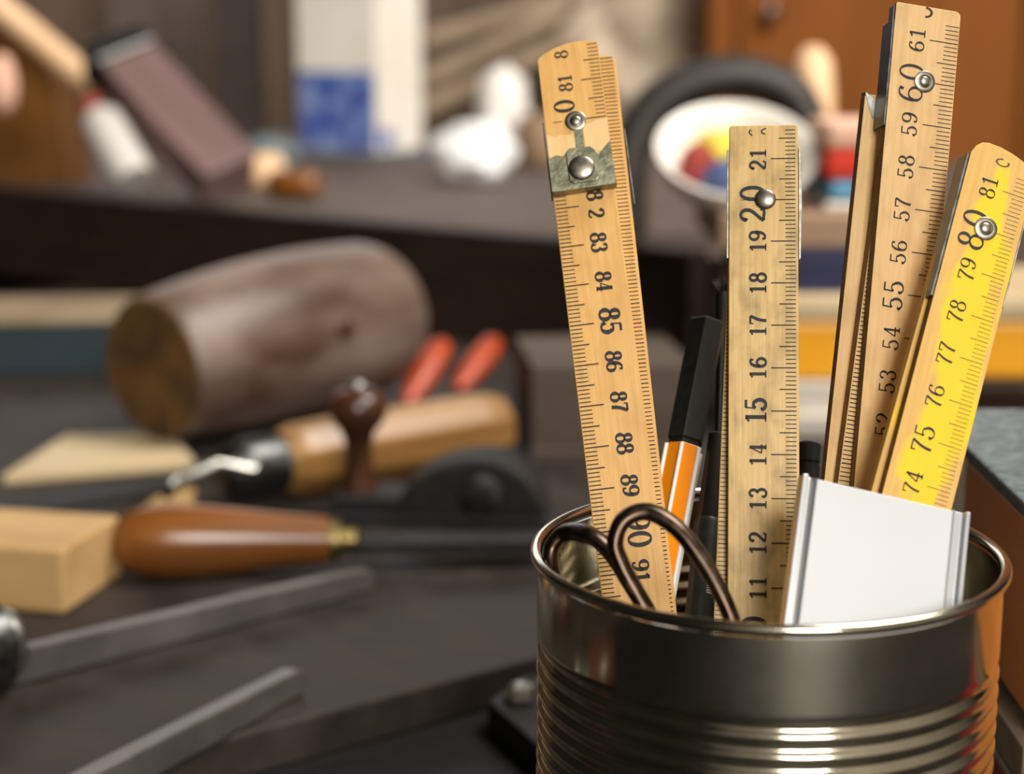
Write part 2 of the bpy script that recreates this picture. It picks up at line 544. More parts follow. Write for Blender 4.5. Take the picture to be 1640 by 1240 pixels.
def stroke(mb, pts, wfun, P, z, mi):
    """flat inked stroke: pts in glyph units, P maps to the ruler face"""
    out = []
    N = len(pts)
    for i, p in enumerate(pts):
        a, c = pts[max(i - 1, 0)], pts[min(i + 1, N - 1)]
        dx, dy = c[0] - a[0], c[1] - a[1]
        L = math.hypot(dx, dy) or 1
        dx, dy = dx / L, dy / L
        w = wfun(dx, dy) / 2
        out.append((P(p[0] - dy * w, p[1] + dx * w), P(p[0] + dy * w, p[1] - dx * w)))
    vs = [(q[0], q[1], z) for pr in out for q in pr]
    fs = [(2 * i, 2 * i + 1, 2 * i + 3, 2 * i + 2) for i in range(N - 1)]
    mb.add(vs, fs, mi)


def digits(mb, text, cx, cy, h, z, mi, turn=1, thick=.15, thin=.06, adv=.62, stretch=1.0):
    """cx = baseline position across the ruler; text centred at cy along it. turn=1 reads upward, -1 downward"""
    n = len(text)
    wid = adv * n * h * stretch
    for k, ch in enumerate(text):
        if ch == ' ':
            continue
        off = -wid / 2 + k * adv * h * stretch + 0.0 * h

        def P(gx, gy):
            along = off + gx * h * stretch
            return (cx - gy * h, cy + along) if turn == 1 else (cx + gy * h, cy - along)
        for pts, fixed in GLYPH[ch]:
            wf = (lambda dx, dy, f=fixed: f if f is not None and f < thin * 1.8 else (thin * 1.3 if f is not None else thin + (thick - thin) * dy * dy))
            stroke(mb, pts, wf, P, z, mi)


def tick(mb, x0, x1, y, w, z, mi, slope=0.0):
    mb.add([(x0, y - w / 2, z), (x1, y - w / 2 + slope, z), (x1, y + w / 2 + slope, z), (x0, y + w / 2, z)], [(0, 1, 2, 3)], mi)


def scale_ticks(mb, side, width, y0, y1, unit, tens0, z, mi, lens, w, skip=()):
    """millimetre ticks between local y0 and y1; tens0 = local y of a whole-centimetre tick"""
    k0 = math.ceil((y0 - tens0) / (unit / 10) - 1e-6)
    k1 = math.floor((y1 - tens0) / (unit / 10) + 1e-6)
    for k in range(k0, k1 + 1):
        y = tens0 + k * unit / 10
        if any(a <= y <= b_ for a, b_ in skip):
            continue
        L = lens[2] if k % 10 == 0 else lens[1] if k % 5 == 0 else lens[0]
        ww = w * (1.25 if k % 5 == 0 else 1.0)
        e = 0.25 * mm
        if side == 'r':
            tick(mb, width - L, width - e, y, ww, z, mi)
        else:
            tick(mb, e, L, y, ww, z, mi)


def outline(width, y0, y1, tl=0.8 * mm, tr=0.8 * mm, arch=0.0):
    """rounded ruler end at the top, square at the bottom"""
    p = [(0, y0), (width, y0)]
    for i in range(7):
        a = math.pi / 2 * i / 6
        p.append((width - tr + tr * math.cos(a), y1 - tr + tr * math.sin(a)))
    for i in range(7):
        a = math.pi / 2 + math.pi / 2 * i / 6
        p.append((tl + tl * math.cos(a), y1 - tl + tl * math.sin(a)))
    if arch:
        q = []
        for x, y in p:
            if y > y0 + 1e-9:
                u = x / width - 0.5
                y = y - arch * (4 * u * u)
            q.append((x, y))
        p = q
    return p


def reach(F, xs, zs, most):
    """how far down (negative local y) a ruler at frame F can go before it meets the can"""
    y = 0.0
    while y > -most:
        y -= 0.5 * mm
        for x in xs:
            for z in zs:
                p = F @ Vector((x, y, z))
                if p.z < BENCH_Z + 1.6 * mm or (p.z < CAN_H + BENCH_Z and math.hypot(p.x - CAN.x, p.y - CAN.y) > R - 1.3 * mm):
                    return y + 1.0 * mm
    return y


def rivet(parent, x, y, z, r, dome=0.35, M2=None, name='rivet'):
    mb = MB()
    m = Matrix.Translation((x, y, z))
    if dome > 0.25:
        mb.lathe([(r, 0), (r, 0.15 * mm)] + [(r * math.cos(a), 0.15 * mm + r * dome * math.sin(a)) for a in [i * math.pi / 2 / 8 for i in range(1, 8)]] + [(0.0001, 0.15 * mm + r * dome)], n=32, M=m)
    else:
        mb.lathe([(r, 0), (r, 0.25 * mm), (r * 0.86, 0.45 * mm), (r * .62, 0.42 * mm), (r * .56, 0.25 * mm), (r * .5, 0.3 * mm), (r * .42, 0.5 * mm), (r * .2, 0.62 * mm), (0.0001, 0.66 * mm)], n=32, M=m)
    return mb.build(name, M_RIVET, parent, smooth=40)


TH = 2.7 * mm
GRP = 'wooden folding rulers in the tin can'
EPS = 0.06 * mm

# ruler with "20" (upright, centre)
pB12, pB20 = lean_back((1165.5, 869), 0.382, (1167.5, 320.6), 0.080)
FBm = frame_y(pB12, pB20 - pB12)
rB = thing('folding_ruler', 'grimy upright folding ruler with 20 at its rivet, standing in the middle of the can', 'ruler', FBm, GRP)
WB = 15.9 * mm
LB = reach(FBm, (-2.5 * mm, WB), (0, -5.8 * mm), 140 * mm) - 1 * mm
print('LB', LB)
y_of = lambda cm: (cm - 12) * 10 * mm
mb = MB().prism(outline(WB, LB, y_of(21.83)), -TH, 0)
scale_ticks(mb, 'r', WB - 0.35 * mm, y_of(9.5), y_of(21.75), 10 * mm, 0, EPS, 1, (2.6 * mm, 4.0 * mm, 5.9 * mm), 0.22 * mm, skip=())
for cm in range(10, 22):
    if cm == 20:
        continue
    big = cm % 5 == 0
    digits(mb, str(cm), 8.6 * mm, y_of(cm) + 0.1 * mm, 4.9 * mm if cm == 15 else (5.6 * mm if cm == 10 else 3.9 * mm), EPS, 1, 1, thick=.19, thin=.135, adv=.64 if big else .72)
digits(mb, '20', 8.4 * mm, y_of(20) - 0.2 * mm, 5.9 * mm, EPS, 1, 1, thick=.155, thin=.105, adv=.88)
tick(mb, 2.6 * mm, 4.3 * mm, y_of(20), 0.13 * mm, EPS, 1)
mb.add([(5.0 * mm, y_of(22) - 3.2 * mm, EPS), (5.3 * mm, y_of(22) - 3.2 * mm, EPS), (5.3 * mm, y_of(22) - 2.8 * mm, EPS)], [(0, 1, 2)], 1)
stroke(mb, bez((0, 0), (.3, .9), (.9, .6), (1, -.1), 8), lambda a, c: .22, lambda gx, gy: (8.4 * mm - gy * 1.6 * mm, y_of(21.60) + gx * 1.4 * mm), EPS, 1)
stroke(mb, bez((0, 0), (.3, .7), (.8, .6), (1, .3), 8), lambda a, c: .22, lambda gx, gy: (5.4 * mm - gy * 1.4 * mm, y_of(21.58) + gx * 1.4 * mm), EPS, 1)
mb.build('front_leaf', [M_RULE_B, M_INK], rB, bevel=0.25 * mm)
# leaf behind, turned a touch so that it shows along the left low down
mb = MB().prism(outline(WB, LB + 1 * mm, y_of(21.45)), -2 * TH - 0.15 * mm, -TH - 0.15 * mm)
scale_ticks(mb, 'l', WB, y_of(10), y_of(20), 10 * mm, 0, -TH - 0.15 * mm + EPS, 1, (3.2 * mm, 3.2 * mm, 3.2 * mm), 0.17 * mm)
piv = Matrix.Translation((0.6 * mm, y_of(19), 0))
mb.build('rear_leaf', [M_RULE_B, M_INK], rB, M=piv @ Matrix.Rotation(math.radians(-2.0), 4, 'Z') @ piv.inverted(), bevel=0.25 * mm)
MB().box(-0.55 * mm, -0.08 * mm, y_of(18.6), y_of(21.25), -2 * TH - 0.3 * mm, -0.25 * mm).build('hinge_plate', M_STEEL, rB, bevel=0.1 * mm)
MB().prism([(WB + 0.1 * mm, y_of(18.55)), (WB + 0.6 * mm, y_of(18.6)), (WB + 0.95 * mm, y_of(19.9)), (WB + 0.8 * mm, y_of(21.1)), (WB + 0.1 * mm, y_of(21.3))], -2 * TH - 0.3 * mm, -0.3 * mm).build('hinge_plate', M_STEEL, rB, bevel=0.1 * mm)
rivet(rB, 8.35 * mm, y_of(20) + 0.1 * mm, 0, 2.5 * mm, 0.33)

# ruler with the rivetted hinge (left)
pA89, pA83 = lean_back((943, 786), 0.392, (896, 397), 0.060)
FA = frame_y(pA89, pA83 - pA89)
rA = thing('folding_ruler', 'golden folding ruler leaning left with a grey hinge plate, numbered 82 to 91 downward', 'ruler', FA, GRP)
WA = 15.1 * mm
LA = reach(FA, (0, WA + 3 * mm), (0, -5.8 * mm), 84 * mm)
print('LA', LA)
yA = lambda cm: (89 - cm) * 10 * mm
mb = MB().prism(outline(WA, LA, yA(80.5)), -TH, 0)
scale_ticks(mb, 'l', WA, yA(92.0), yA(81.65), 10 * mm, 0, EPS, 1, (3.0 * mm, 4.3 * mm, 5.9 * mm), 0.25 * mm)
for cm in (83, 84, 85, 86, 87, 88, 89, 91):
    digits(mb, str(cm), 7.6 * mm if cm != 85 else 7.4 * mm, yA(cm) + 0.0 * mm, 5.0 * mm if cm == 85 else 3.9 * mm, EPS, 1, -1, thick=.225, thin=.10, adv=.66)
digits(mb, '8', 8.0 * mm, 72.2 * mm, 4.0 * mm, EPS, 1, -1, thick=.225, thin=.10)
digits(mb, '2', 7.9 * mm, 67.6 * mm, 3.9 * mm, EPS, 1, -1, thick=.225, thin=.10)
digits(mb, '90', 7.4 * mm, yA(90) - 0.9 * mm, 5.6 * mm, EPS, 1, -1, thick=.18, thin=.08, adv=.70)
mb.build('front_leaf', [M_RULE_A, M_INK], rA, bevel=0.22 * mm)
mb = MB().prism(outline(WA, LA + 1 * mm, 110.8 * mm, 0.8 * mm, 2.2 * mm), -2 * TH - 0.2 * mm, -TH - 0.2 * mm)
scale_ticks(mb, 'r', WA - 0.45 * mm, yA(92), 110 * mm, 10 * mm, 0, -TH - 0.2 * mm + EPS, 1, (4.4 * mm,) * 3, 0.24 * mm)
piv = Matrix.Translation((2.2 * mm, 10 * mm, 0))
mb.build('rear_leaf', [M_RULE_A, M_INK], rA, M=piv @ Matrix.Rotation(math.radians(-1.25), 4, 'Z') @ Matrix.Translation((0, -10 * mm, 0)), bevel=0.22 * mm)
# short folded end lying on the front, with its rivet and the hinge plate
WS = 15.4 * mm
poly = [(x * mm, y * mm) for x, y in ((0, 75.0), (15.2, 74.0), (15.4, 111.2), (15.2, 111.6), (12.8, 112.25), (10.2, 112.35), (7.4, 112.0), (4.8, 111.3), (2.4, 110.2), (0.8, 109.2), (0.2, 108.4))]
mb = MB().prism(poly, 0.15 * mm, TH + 0.1 * mm)
zt = TH + 0.1 * mm + EPS
ystub = lambda cm: 91.4 * mm + (cm - 80) * 10.4 * mm
scale_ticks(mb, 'r', WS, ystub(80.0), ystub(81.95), 10.4 * mm, ystub(80), zt, 1, (2.7 * mm, 4.0 * mm, 5.2 * mm), 0.22 * mm)
digits(mb, '81', 8.0 * mm, 101.6 * mm, 3.5 * mm, zt, 1, 1, thick=.17, thin=.07, adv=.66)
digits(mb, '0', 7.9 * mm, 95.4 * mm, 5.2 * mm, zt, 1, 1, thick=.17, thin=.07, stretch=1.0)
digits(mb, '8', 7.8 * mm, 109.3 * mm, 3.4 * mm, zt, 1, 1, thick=.17, thin=.07)
tick(mb, 2.0 * mm, 4.4 * mm, ystub(80), 0.17 * mm, zt, 1)
mb.box(6.9 * mm, 9.0 * mm, 83 * mm, ystub(79.9), TH, TH + 0.1 * mm + EPS, 2)
bare = [(0.1, 82.5), (15.2, 82.5), (15.35, 91.0), (12.6, 90.7), (10.5, 89.9), (9.2, 90.2), (9.2, 84), (6.7, 84), (6.7, 88.2), (5.4, 87.6), (3.6, 88.0), (2.2, 87.4), (0.2, 88.4)]
bz = zt - EPS * 0.6
mb.add([(x * mm, y * mm, bz) for x, y in bare[:6]] + [(9.2 * mm, 82.5 * mm, bz)], [(6, 1, 2, 3, 4, 5)], 3)
mb.add([(x * mm, y * mm, bz) for x, y in [(0.1, 82.5), (6.7, 82.5)] + bare[8:]], [(0, 1, 2, 3, 4, 5, 6)], 3)
fl = mb.build('folded_end', [M_RULE_A, M_INK, M_PLATE, M_BARE], rA, bevel=0.15 * mm)
yh0, yh1 = 73.2 * mm, 84 * mm
mb = MB()
z2 = TH + 0.2 * mm
pl = [(-0.3, 0), (15.5, 0.2), (15.3, 11.6), (13.2, 9.6), (12.2, 8.4), (11.4, 9.6), (4.6, 9.8), (3.4, 8.9), (2.0, 9.5), (0.6, 8.8), (-0.3, 8.9)]
mb.prism([(x * mm, yh0 + y * mm) for x, y in pl], 0.15 * mm, z2 + 0.3 * mm)
bp = [(4.3, 2.2), (5.2, 1.4), (10.6, 1.4), (11.5, 2.4), (11.4, 9.6), (10.4, 10.5), (5.2, 10.6), (4.2, 9.6)]
mb.prism([(x * mm, yh0 + y * mm) for x, y in bp], z2, z2 + 0.75 * mm)
mb.build('hinge_plate', M_PLATE, rA, bevel=0.2 * mm)
MB().box(-0.5 * mm, -0.18 * mm, yh0 - 0.4 * mm, 92 * mm, -1.5 * mm, TH * 0.8).build('hinge_side', M_DARKSTEEL, rA)
rivet(rA, 7.6 * mm, 91.06 * mm, TH + 0.15 * mm, 2.6 * mm, 0.2)
rv = rivet(rA, 7.6 * mm, yh0 + 5.1 * mm, z2 + 0.7 * mm, 3.2 * mm, 0.26)
MB().box(WA + 4.1 * mm, WA + 4.4 * mm, 70 * mm, 90 * mm, -2 * TH, -TH).build('hinge_side', M_STEEL, rA, bevel=0.1 * mm)

# ruler with "60" (tall, right of centre)
pC54, pC61 = lean_back((1389, 534), 0.390, (1431, 55), 0.070)
FC = frame_y(pC54, pC61 - pC54, yaw=math.radians(22))
rC = thing('folding_ruler', 'tallest pale folding ruler, 60 at its rivet, leaves fanned out at left', 'ruler', FC, GRP)
WC = 16.2 * mm
LC = reach(FC, (-7 * mm, WC), (0, -9.0 * mm), 170 * mm)
print('LC', LC)
yC = lambda cm: (cm - 54) * 10 * mm
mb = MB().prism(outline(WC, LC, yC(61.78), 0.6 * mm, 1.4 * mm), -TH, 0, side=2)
scale_ticks(mb, 'r', WC, yC(52), yC(61.4), 10 * mm, 0, EPS, 1, (3.6 * mm, 5.0 * mm, 7.2 * mm), 0.19 * mm)
for cm in range(52, 62):
    if cm == 60:
        continue
    digits(mb, str(cm), 7.8 * mm if cm != 55 else 7.9 * mm, yC(cm) - 0.1 * mm, 5.0 * mm if cm == 55 else 4.0 * mm, EPS, 1, 1, thick=.135, thin=.06, adv=.74)
digits(mb, '60', 8.4 * mm, yC(60) - 0.0 * mm, 6.3 * mm, EPS, 1, 1, thick=.11, thin=.05, adv=.80)
stroke(mb, arc(.5, .2, .45, .5, 180, 360, 10), lambda a, c: .2, lambda gx, gy: (8.0 * mm - gy * 3 * mm, yC(61.52) + gx * 2.4 * mm), EPS, 1)
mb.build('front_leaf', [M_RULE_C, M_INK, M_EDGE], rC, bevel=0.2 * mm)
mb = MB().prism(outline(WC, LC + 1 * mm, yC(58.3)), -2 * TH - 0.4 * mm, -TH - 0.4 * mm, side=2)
scale_ticks(mb, 'l', WC, yC(49), yC(58.2), 10 * mm, 0, -TH - 0.4 * mm + EPS, 1, (4.0 * mm,) * 3, 0.24 * mm)
piv = Matrix.Translation((0.9 * mm, yC(58), 0))
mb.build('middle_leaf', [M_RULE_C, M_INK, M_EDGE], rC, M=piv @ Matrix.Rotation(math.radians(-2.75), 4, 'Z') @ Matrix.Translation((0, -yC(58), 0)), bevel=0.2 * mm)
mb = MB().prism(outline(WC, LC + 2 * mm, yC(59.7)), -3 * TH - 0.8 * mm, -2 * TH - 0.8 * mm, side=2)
piv = Matrix.Translation((-3.5 * mm, yC(58), 0))
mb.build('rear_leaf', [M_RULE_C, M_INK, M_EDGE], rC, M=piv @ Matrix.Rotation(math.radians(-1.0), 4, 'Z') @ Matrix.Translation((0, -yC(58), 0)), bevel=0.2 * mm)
MB().box(-0.55 * mm, -0.06 * mm, yC(58.85), yC(61.35), -2 * TH - 0.3 * mm, 0.0).box(-0.5 * mm, -0.1 * mm, yC(61.35), yC(61.7), -TH, -0.2 * mm).build('hinge_plate', M_DARKSTEEL, rC, bevel=0.12 * mm)
MB().prism([(-3.3 * mm, yC(59.75)), (-0.3 * mm, yC(59.6)), (-0.3 * mm, yC(59.2)), (-0.9 * mm, yC(59.1)), (-2.4 * mm, yC(59.45))], -3 * TH - 0.7 * mm, -2 * TH - 0.7 * mm).build('hinge_tip', M_STEEL, rC, bevel=0.15 * mm)
rivet(rC, 8.55 * mm, yC(60) + 0.05 * mm, 0, 2.55 * mm, 0.2)

# yellow ruler with "80" (far right)
pD74, pD81 = lean_back((1421, 758), 0.371, (1544, 285), 0.070)
FD = frame_y(pD74, pD81 - pD74, yaw=math.radians(18))
rD = thing('folding_ruler', 'worn yellow painted folding ruler leaning right, 80 at its rivet, rightmost in the can', 'ruler', FD, GRP)
WD = 16.0 * mm
LD = reach(FD, (-2 * mm, WD), (0, -6 * mm), 150 * mm)
print('LD', LD)
yD = lambda cm: (cm - 74) * 10 * mm
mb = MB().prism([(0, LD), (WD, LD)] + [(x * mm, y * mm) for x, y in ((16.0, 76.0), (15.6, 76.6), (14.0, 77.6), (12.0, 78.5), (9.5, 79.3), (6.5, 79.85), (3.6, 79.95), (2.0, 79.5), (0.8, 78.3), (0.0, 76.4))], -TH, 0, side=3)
scale_ticks(mb, 'r', WD - 1.0 * mm, yD(71), yD(81.4), 10 * mm, 0, EPS, 2, (3.2 * mm, 4.4 * mm, 5.6 * mm), 0.13 * mm)
for cm in range(72, 82):
    if cm == 80:
        continue
    digits(mb, str(cm), 7.9 * mm if cm != 75 else 8.2 * mm, yD(cm), 4.8 * mm if cm == 75 else 3.9 * mm, EPS, 1, 1, thick=.13, thin=.05, adv=.70)
digits(mb, '80', 8.1 * mm, yD(80) - 0.1 * mm, 6.2 * mm, EPS, 1, 1, thick=.13, thin=.06, adv=.84)
stroke(mb, arc(.5, .2, .45, .5, 0, 300, 10), lambda a, c: .16, lambda gx, gy: (8.4 * mm - gy * 3 * mm, yD(81.55) + gx * 1.8 * mm), EPS, 2)
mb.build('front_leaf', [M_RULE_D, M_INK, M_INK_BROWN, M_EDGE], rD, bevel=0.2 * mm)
mb = MB().prism(outline(WD, LD + 1 * mm, yD(80.6)), -2 * TH - 0.4 * mm, -TH - 0.4 * mm)
piv = Matrix.Translation((-0.9 * mm, yD(78), 0))
mb.build('rear_leaf', [M_RULE_D, M_INK], rD, M=piv @ Matrix.Rotation(math.radians(-0.7), 4, 'Z') @ Matrix.Translation((0, -yD(78), 0)), bevel=0.2 * mm)
MB().box(-0.75 * mm, -0.06 * mm, yD(78.15), yD(81.6), -2 * TH - 0.5 * mm, -0.15 * mm).build('hinge_plate', M_DARKSTEEL, rD, bevel=0.12 * mm)
MB().box(WD + 0.06 * mm, WD + 0.4 * mm, yD(78.4), yD(80.8), -2 * TH - 0.5 * mm, -0.2 * mm).build('hinge_plate', M_STEEL, rD, bevel=0.1 * mm)
rivet(rD, 7.7 * mm, yD(80) + 0.25 * mm, 0, 2.7 * mm, 0.2)

# ---------------------------------------------------------------- other things in the can
def along(p0, p1, z_end):
    """point on the line p0->p1 carried on down to height z_end"""
    d = p1 - p0
    t = 1.0
    while True:
        p = p0 + d * (t + 0.01)
        if p.z < z_end or (p.z < BENCH_Z + CAN_H and math.hypot(p.x - CAN.x, p.y - CAN.y) > R - 5.5 * mm):
            return p0 + d * t
        t += 0.01


# fineliner pen
pt, pj = at(1133, 517, 0.429), at(1095, 717, 0.4175)
pe = along(pt, pj, 0.003)
Fp = frame_z(pt, pe - pt, hint=Vector((0.25, -1, 0.1)))
pen = thing('fineliner_pen', 'orange hexagonal pen with white edge stripes and black cap', 'pen', Fp)
Lc = (pj - pt).length
Lp = (pe - pt).length
hexr = 4.7 * mm
MB().lathe([(hexr * .93, 0), (hexr, 0.4 * mm), (hexr * 1.0, Lc - 1.5 * mm)], n=6, phase=math.radians(120)).lathe([(hexr * 0.9, Lc - 1.5 * mm), (hexr * .9, Lc)], n=6, phase=math.radians(120)).build('cap', M_BLACKPLASTIC, pen, bevel=0.2 * mm)
mb = MB().lathe([(hexr * .97, Lc), (hexr * .97, Lp - 12 * mm), (hexr * .5, Lp)], n=6, phase=math.radians(120))
for k in range(6):
    a = math.radians(60 * k)
    r0 = hexr * .985
    mb.tube([(r0 * math.cos(a), r0 * math.sin(a), Lc + 0.3 * mm), (r0 * math.cos(a), r0 * math.sin(a), Lp - 14 * mm)], 0.55 * mm, n=8, mi=1, hint=Vector((1, 0.3, 0)))
mb.build('barrel', [M_ORANGEPEN, M_WHITE], pen, bevel=0.15 * mm)

# dark marker behind the pen
p0, p1 = at(1149, 694, 0.416), at(1121, 975, 0.401)
pe = along(p0, p1, 0.015)
Fm = frame_z(p0, pe - p0)
mk = thing('marker', 'dark marker standing between the orange pen and the upright ruler', 'pen', Fm)
Lm = (pe - p0).length
MB().lathe([(1.6 * mm, 0), (2.1 * mm, 0.5 * mm), (2.5 * mm, 10 * mm), (3.0 * mm, 22 * mm)], n=28).build('cap', M_BLACKPLASTIC, mk, smooth=40)
mb = MB().lathe([(3.0 * mm, 22 * mm), (3.4 * mm, 23 * mm), (3.4 * mm, Lm - 5 * mm), (2.2 * mm, Lm)], n=28)
for k in range(9):
    y = 36 * mm + k * 0.55 * mm
    a0 = math.radians(52)
    vs = [(3.44 * mm * math.cos(a0 + q * .16), 3.44 * mm * math.sin(a0 + q * .16), y + dz) for dz in (0, 0.28 * mm) for q in range(4)]
    mb.add(vs, [(q, q + 1, q + 5, q + 4) for q in range(3)], 1)
mb.build('barrel', [mat('dark_green_plastic', (26, 32, 30), (40, 48, 44), rough=0.4, scale=300), M_WHITE], mk, smooth=40)

# little brush behind the upright ruler
p0, p1 = at(1157, 470, 0.439), at(1149, 745, 0.428)
pe = along(p0, p1, 0.02)
Fm = frame_z(p0, pe - p0)
br = thing('brush', 'thin black brush with frayed bristles, half hidden left of the upright ruler', 'brush', Fm)
Lm = (pe - p0).length
MB().lathe([(1.9 * mm, 0), (2.1 * mm, 1 * mm), (1.7 * mm, 10 * mm), (1.2 * mm, 14 * mm), (1.0 * mm, Lm)], n=20).build('handle', M_BLACKPLASTIC, br, smooth=40)
mb = MB()
random.seed(3)
for k in range(60):
    a, r = random.random() * 6.28, 1.7 * mm * math.sqrt(random.random())
    x, y = r * math.cos(a), r * math.sin(a)
    s = 1 + random.random() * 0.9
    h = random.uniform(2.5, 5.0) * mm
    mb.tube([(x, y, 0.3 * mm), (x * s, y * s, -h * .6), (x * s * 1.25 + random.uniform(-.6, .6) * mm, y * s * 1.2, -h)], [0.13 * mm, 0.11 * mm, 0.05 * mm], n=5, mi=1 if k % 6 == 0 else 0)
mb.build('bristles', [M_BLACKPLASTIC, M_BROWNLID], br)

# black capped marker between the two middle rulers
p0, p1 = at(1294, 709, 0.424), at(1281, 985, 0.413)
pe = along(p0, p1, 0.02)
mk = thing('marker', 'black capped marker with only its cap showing, right of the upright ruler', 'pen', frame_z(p0, pe - p0))
Lm = (pe - p0).length
MB().lathe([(2.6 * mm, 0), (3.2 * mm, 0.5 * mm), (3.2 * mm, 5 * mm), (2.9 * mm, 5.1 * mm), (2.9 * mm, 5.7 * mm), (3.2 * mm, 5.8 * mm), (3.3 * mm, 20 * mm)], n=28).build('cap', M_BLACKPLASTIC, mk, smooth=30)
MB().lathe([(3.0 * mm, 20 * mm), (3.0 * mm, Lm - 4 * mm), (1.5 * mm, Lm)], n=28).build('barrel', M_BLACKPLASTIC, mk, smooth=40)

# scissors, handles up
sc_d = 0.349
def smooth_loop(px, closed=True, n=8):
    """Catmull-Rom through (px, py, depth) points"""
    P = [at(*p) for p in px]
    N = len(P)
    out = []
    for i in range(N if closed else N - 1):
        a, b_, c, d = (P[(i + k - 1) % N] if closed else P[min(max(i + k - 1, 0), N - 1)] for k in range(4))
        for k in range(n):
            t = k / n
            out.append(0.5 * ((2 * b_) + (-a + c) * t + (2 * a - 5 * b_ + 4 * c - d) * t * t + (-a + 3 * b_ - 3 * c + d) * t ** 3))
    if not closed:
        out.append(P[-1])
    return out


base = at(1110, 1240, 0.352)
Fs = frame(base, RIGHT, Vector((0, 1, 0)), Vector((0, 0, 1)))
inv = Fs.inverted()
sci = thing('scissors', 'brown metal scissors with both finger loops sticking out at the front left of the can', 'scissors', Fs)
loopR = [(985, 868, .352), (1000, 832, .353), (1038, 820, .353), (1084, 846, .351), (1126, 900, .349), (1158, 958, .347), (1176, 1010, .346), (1180, 1075, .346), (1150, 1110, .347), (1105, 1085, .348), (1060, 1020, .349), (1020, 950, .350), (996, 905, .351)]
loopL = [(882, 900, .371), (886, 872, .372), (908, 852, .371), (945, 858, .364), (978, 885, .361), (1010, 935, .358), (1040, 985, .356), (1070, 1050, .354), (1070, 1100, .354), (1030, 1110, .355), (970, 1060, .358), (926, 985, .364), (892, 940, .368)]
MB().tube([inv @ p for p in smooth_loop(loopR)], 1.75 * mm, n=14, closed=True, hint=Vector((0.1, 1, 0.2)), flat=1.35).build('finger_loop', M_SCISSOR, sci, smooth=80)
MB().tube([inv @ p for p in smooth_loop(loopL)], 1.75 * mm, n=14, closed=True, hint=Vector((0.1, 1, 0.2)), flat=1.35).build('finger_loop', M_SCISSOR, sci, smooth=80)
for a, b_, nm in (((1160, 1110, .3475), (1095, 1420, .356), 0), ((1055, 1112, .3545), (1130, 1420, .362), 1)):
    MB().tube([inv @ p for p in smooth_loop([a, ((a[0] * 2 + b_[0]) / 3, (a[1] * 2 + b_[1]) / 3, (a[2] * 2 + b_[2]) / 3), b_], closed=False)], [2.2 * mm + 0.08 * mm * i for i in range(17)], n=12, flat=0.45, hint=Vector((0.1, 1, 0.2))).build('blade', M_SCISSOR, sci, smooth=80)

# enamelled aluminium profile in front of the rulers
p_tl, p_bl = at(1284, 760, 0.357), at(1255, 985, 0.3475)
p_tr = at(1553, 811, 0.3625)
yv = (p_tl - p_bl).normalized()
xv = (p_tr - p_tl).normalized()
xv = (xv - yv * xv.dot(yv)).normalized()
Fa = frame(p_tl, xv, yv, xv.cross(yv))
Wp = (p_tr - p_tl).dot(xv)
al = thing('metal_profile', 'white metal channel offcut with raised edges, standing at the right front of the can', 'metal channel', Fa)
Lq = reach(Fa, (0, Wp), (0.9 * mm, -2.2 * mm), 120 * mm)
print('Lq', Lq)
MB().box(3.6 * mm, Wp - 3.6 * mm, Lq, -0.2 * mm, -1.6 * mm, 0).build('web', M_ALU, al, bevel=0.2 * mm)
mb = MB()
mb.prism([(0, -2.2 * mm), (1.0 * mm, -2.2 * mm), (1.0 * mm, 0.6 * mm), (1.4 * mm, 0.9 * mm), (1.4 * mm, -0.6 * mm), (2.4 * mm, -0.6 * mm), (3.58 * mm, 0.1 * mm), (3.58 * mm, -1.6 * mm), (2.0 * mm, -1.9 * mm), (2.0 * mm, -2.4 * mm)][:1] + [(1.0 * mm, -2.2 * mm), (2.2 * mm, -1.5 * mm), (3.58 * mm, -1.5 * mm), (3.58 * mm, 0.15 * mm), (2.3 * mm, -0.75 * mm), (1.5 * mm, -0.75 * mm), (1.2 * mm, 0.9 * mm), (0.1 * mm, 0.9 * mm)], Lq, 0, M=Matrix(((1, 0, 0, 0), (0, 0, 1, 0), (0, 1, 0, 0), (0, 0, 0, 1))))
mb.build('edge_rail', M_ALUEDGE, al, bevel=0.12 * mm)
mb = MB()
mb.prism([(Wp, -2.2 * mm), (Wp, 0.9 * mm), (Wp - 0.9 * mm, 0.9 * mm), (Wp - 1.1 * mm, -0.75 * mm), (Wp - 3.0 * mm, -0.75 * mm), (Wp - 3.3 * mm, 0.1 * mm), (Wp - 3.58 * mm, 0.1 * mm), (Wp - 3.58 * mm, -1.5 * mm)], Lq, 0, M=Matrix(((1, 0, 0, 0), (0, 0, 1, 0), (0, 1, 0, 0), (0, 0, 0, 1))))
mb.build('edge_rail', M_ALUEDGE, al, bevel=0.12 * mm)

# ---------------------------------------------------------------- right edge: red tin and grey-topped wooden block
ZT = 0.1005
k0, k1, k2 = on(1557, 655, ZT), on(1549, 712, ZT), on(1640, 800, ZT)
kd = (k2 - k1).normalized()
k3 = k2 + kd * 0.022
foot = [(p.x - k3.x, p.y - k3.y) for p in (k3, Vector((0.27, k3.y, 0)), Vector((0.27, k0.y, 0)), k0, k1)]


def grow(poly, d):
    cx = sum(p[0] for p in poly) / len(poly)
    cy = sum(p[1] for p in poly) / len(poly)
    return [(x + (d if x > cx else -d), y + (d if y > cy else -d)) for x, y in poly]


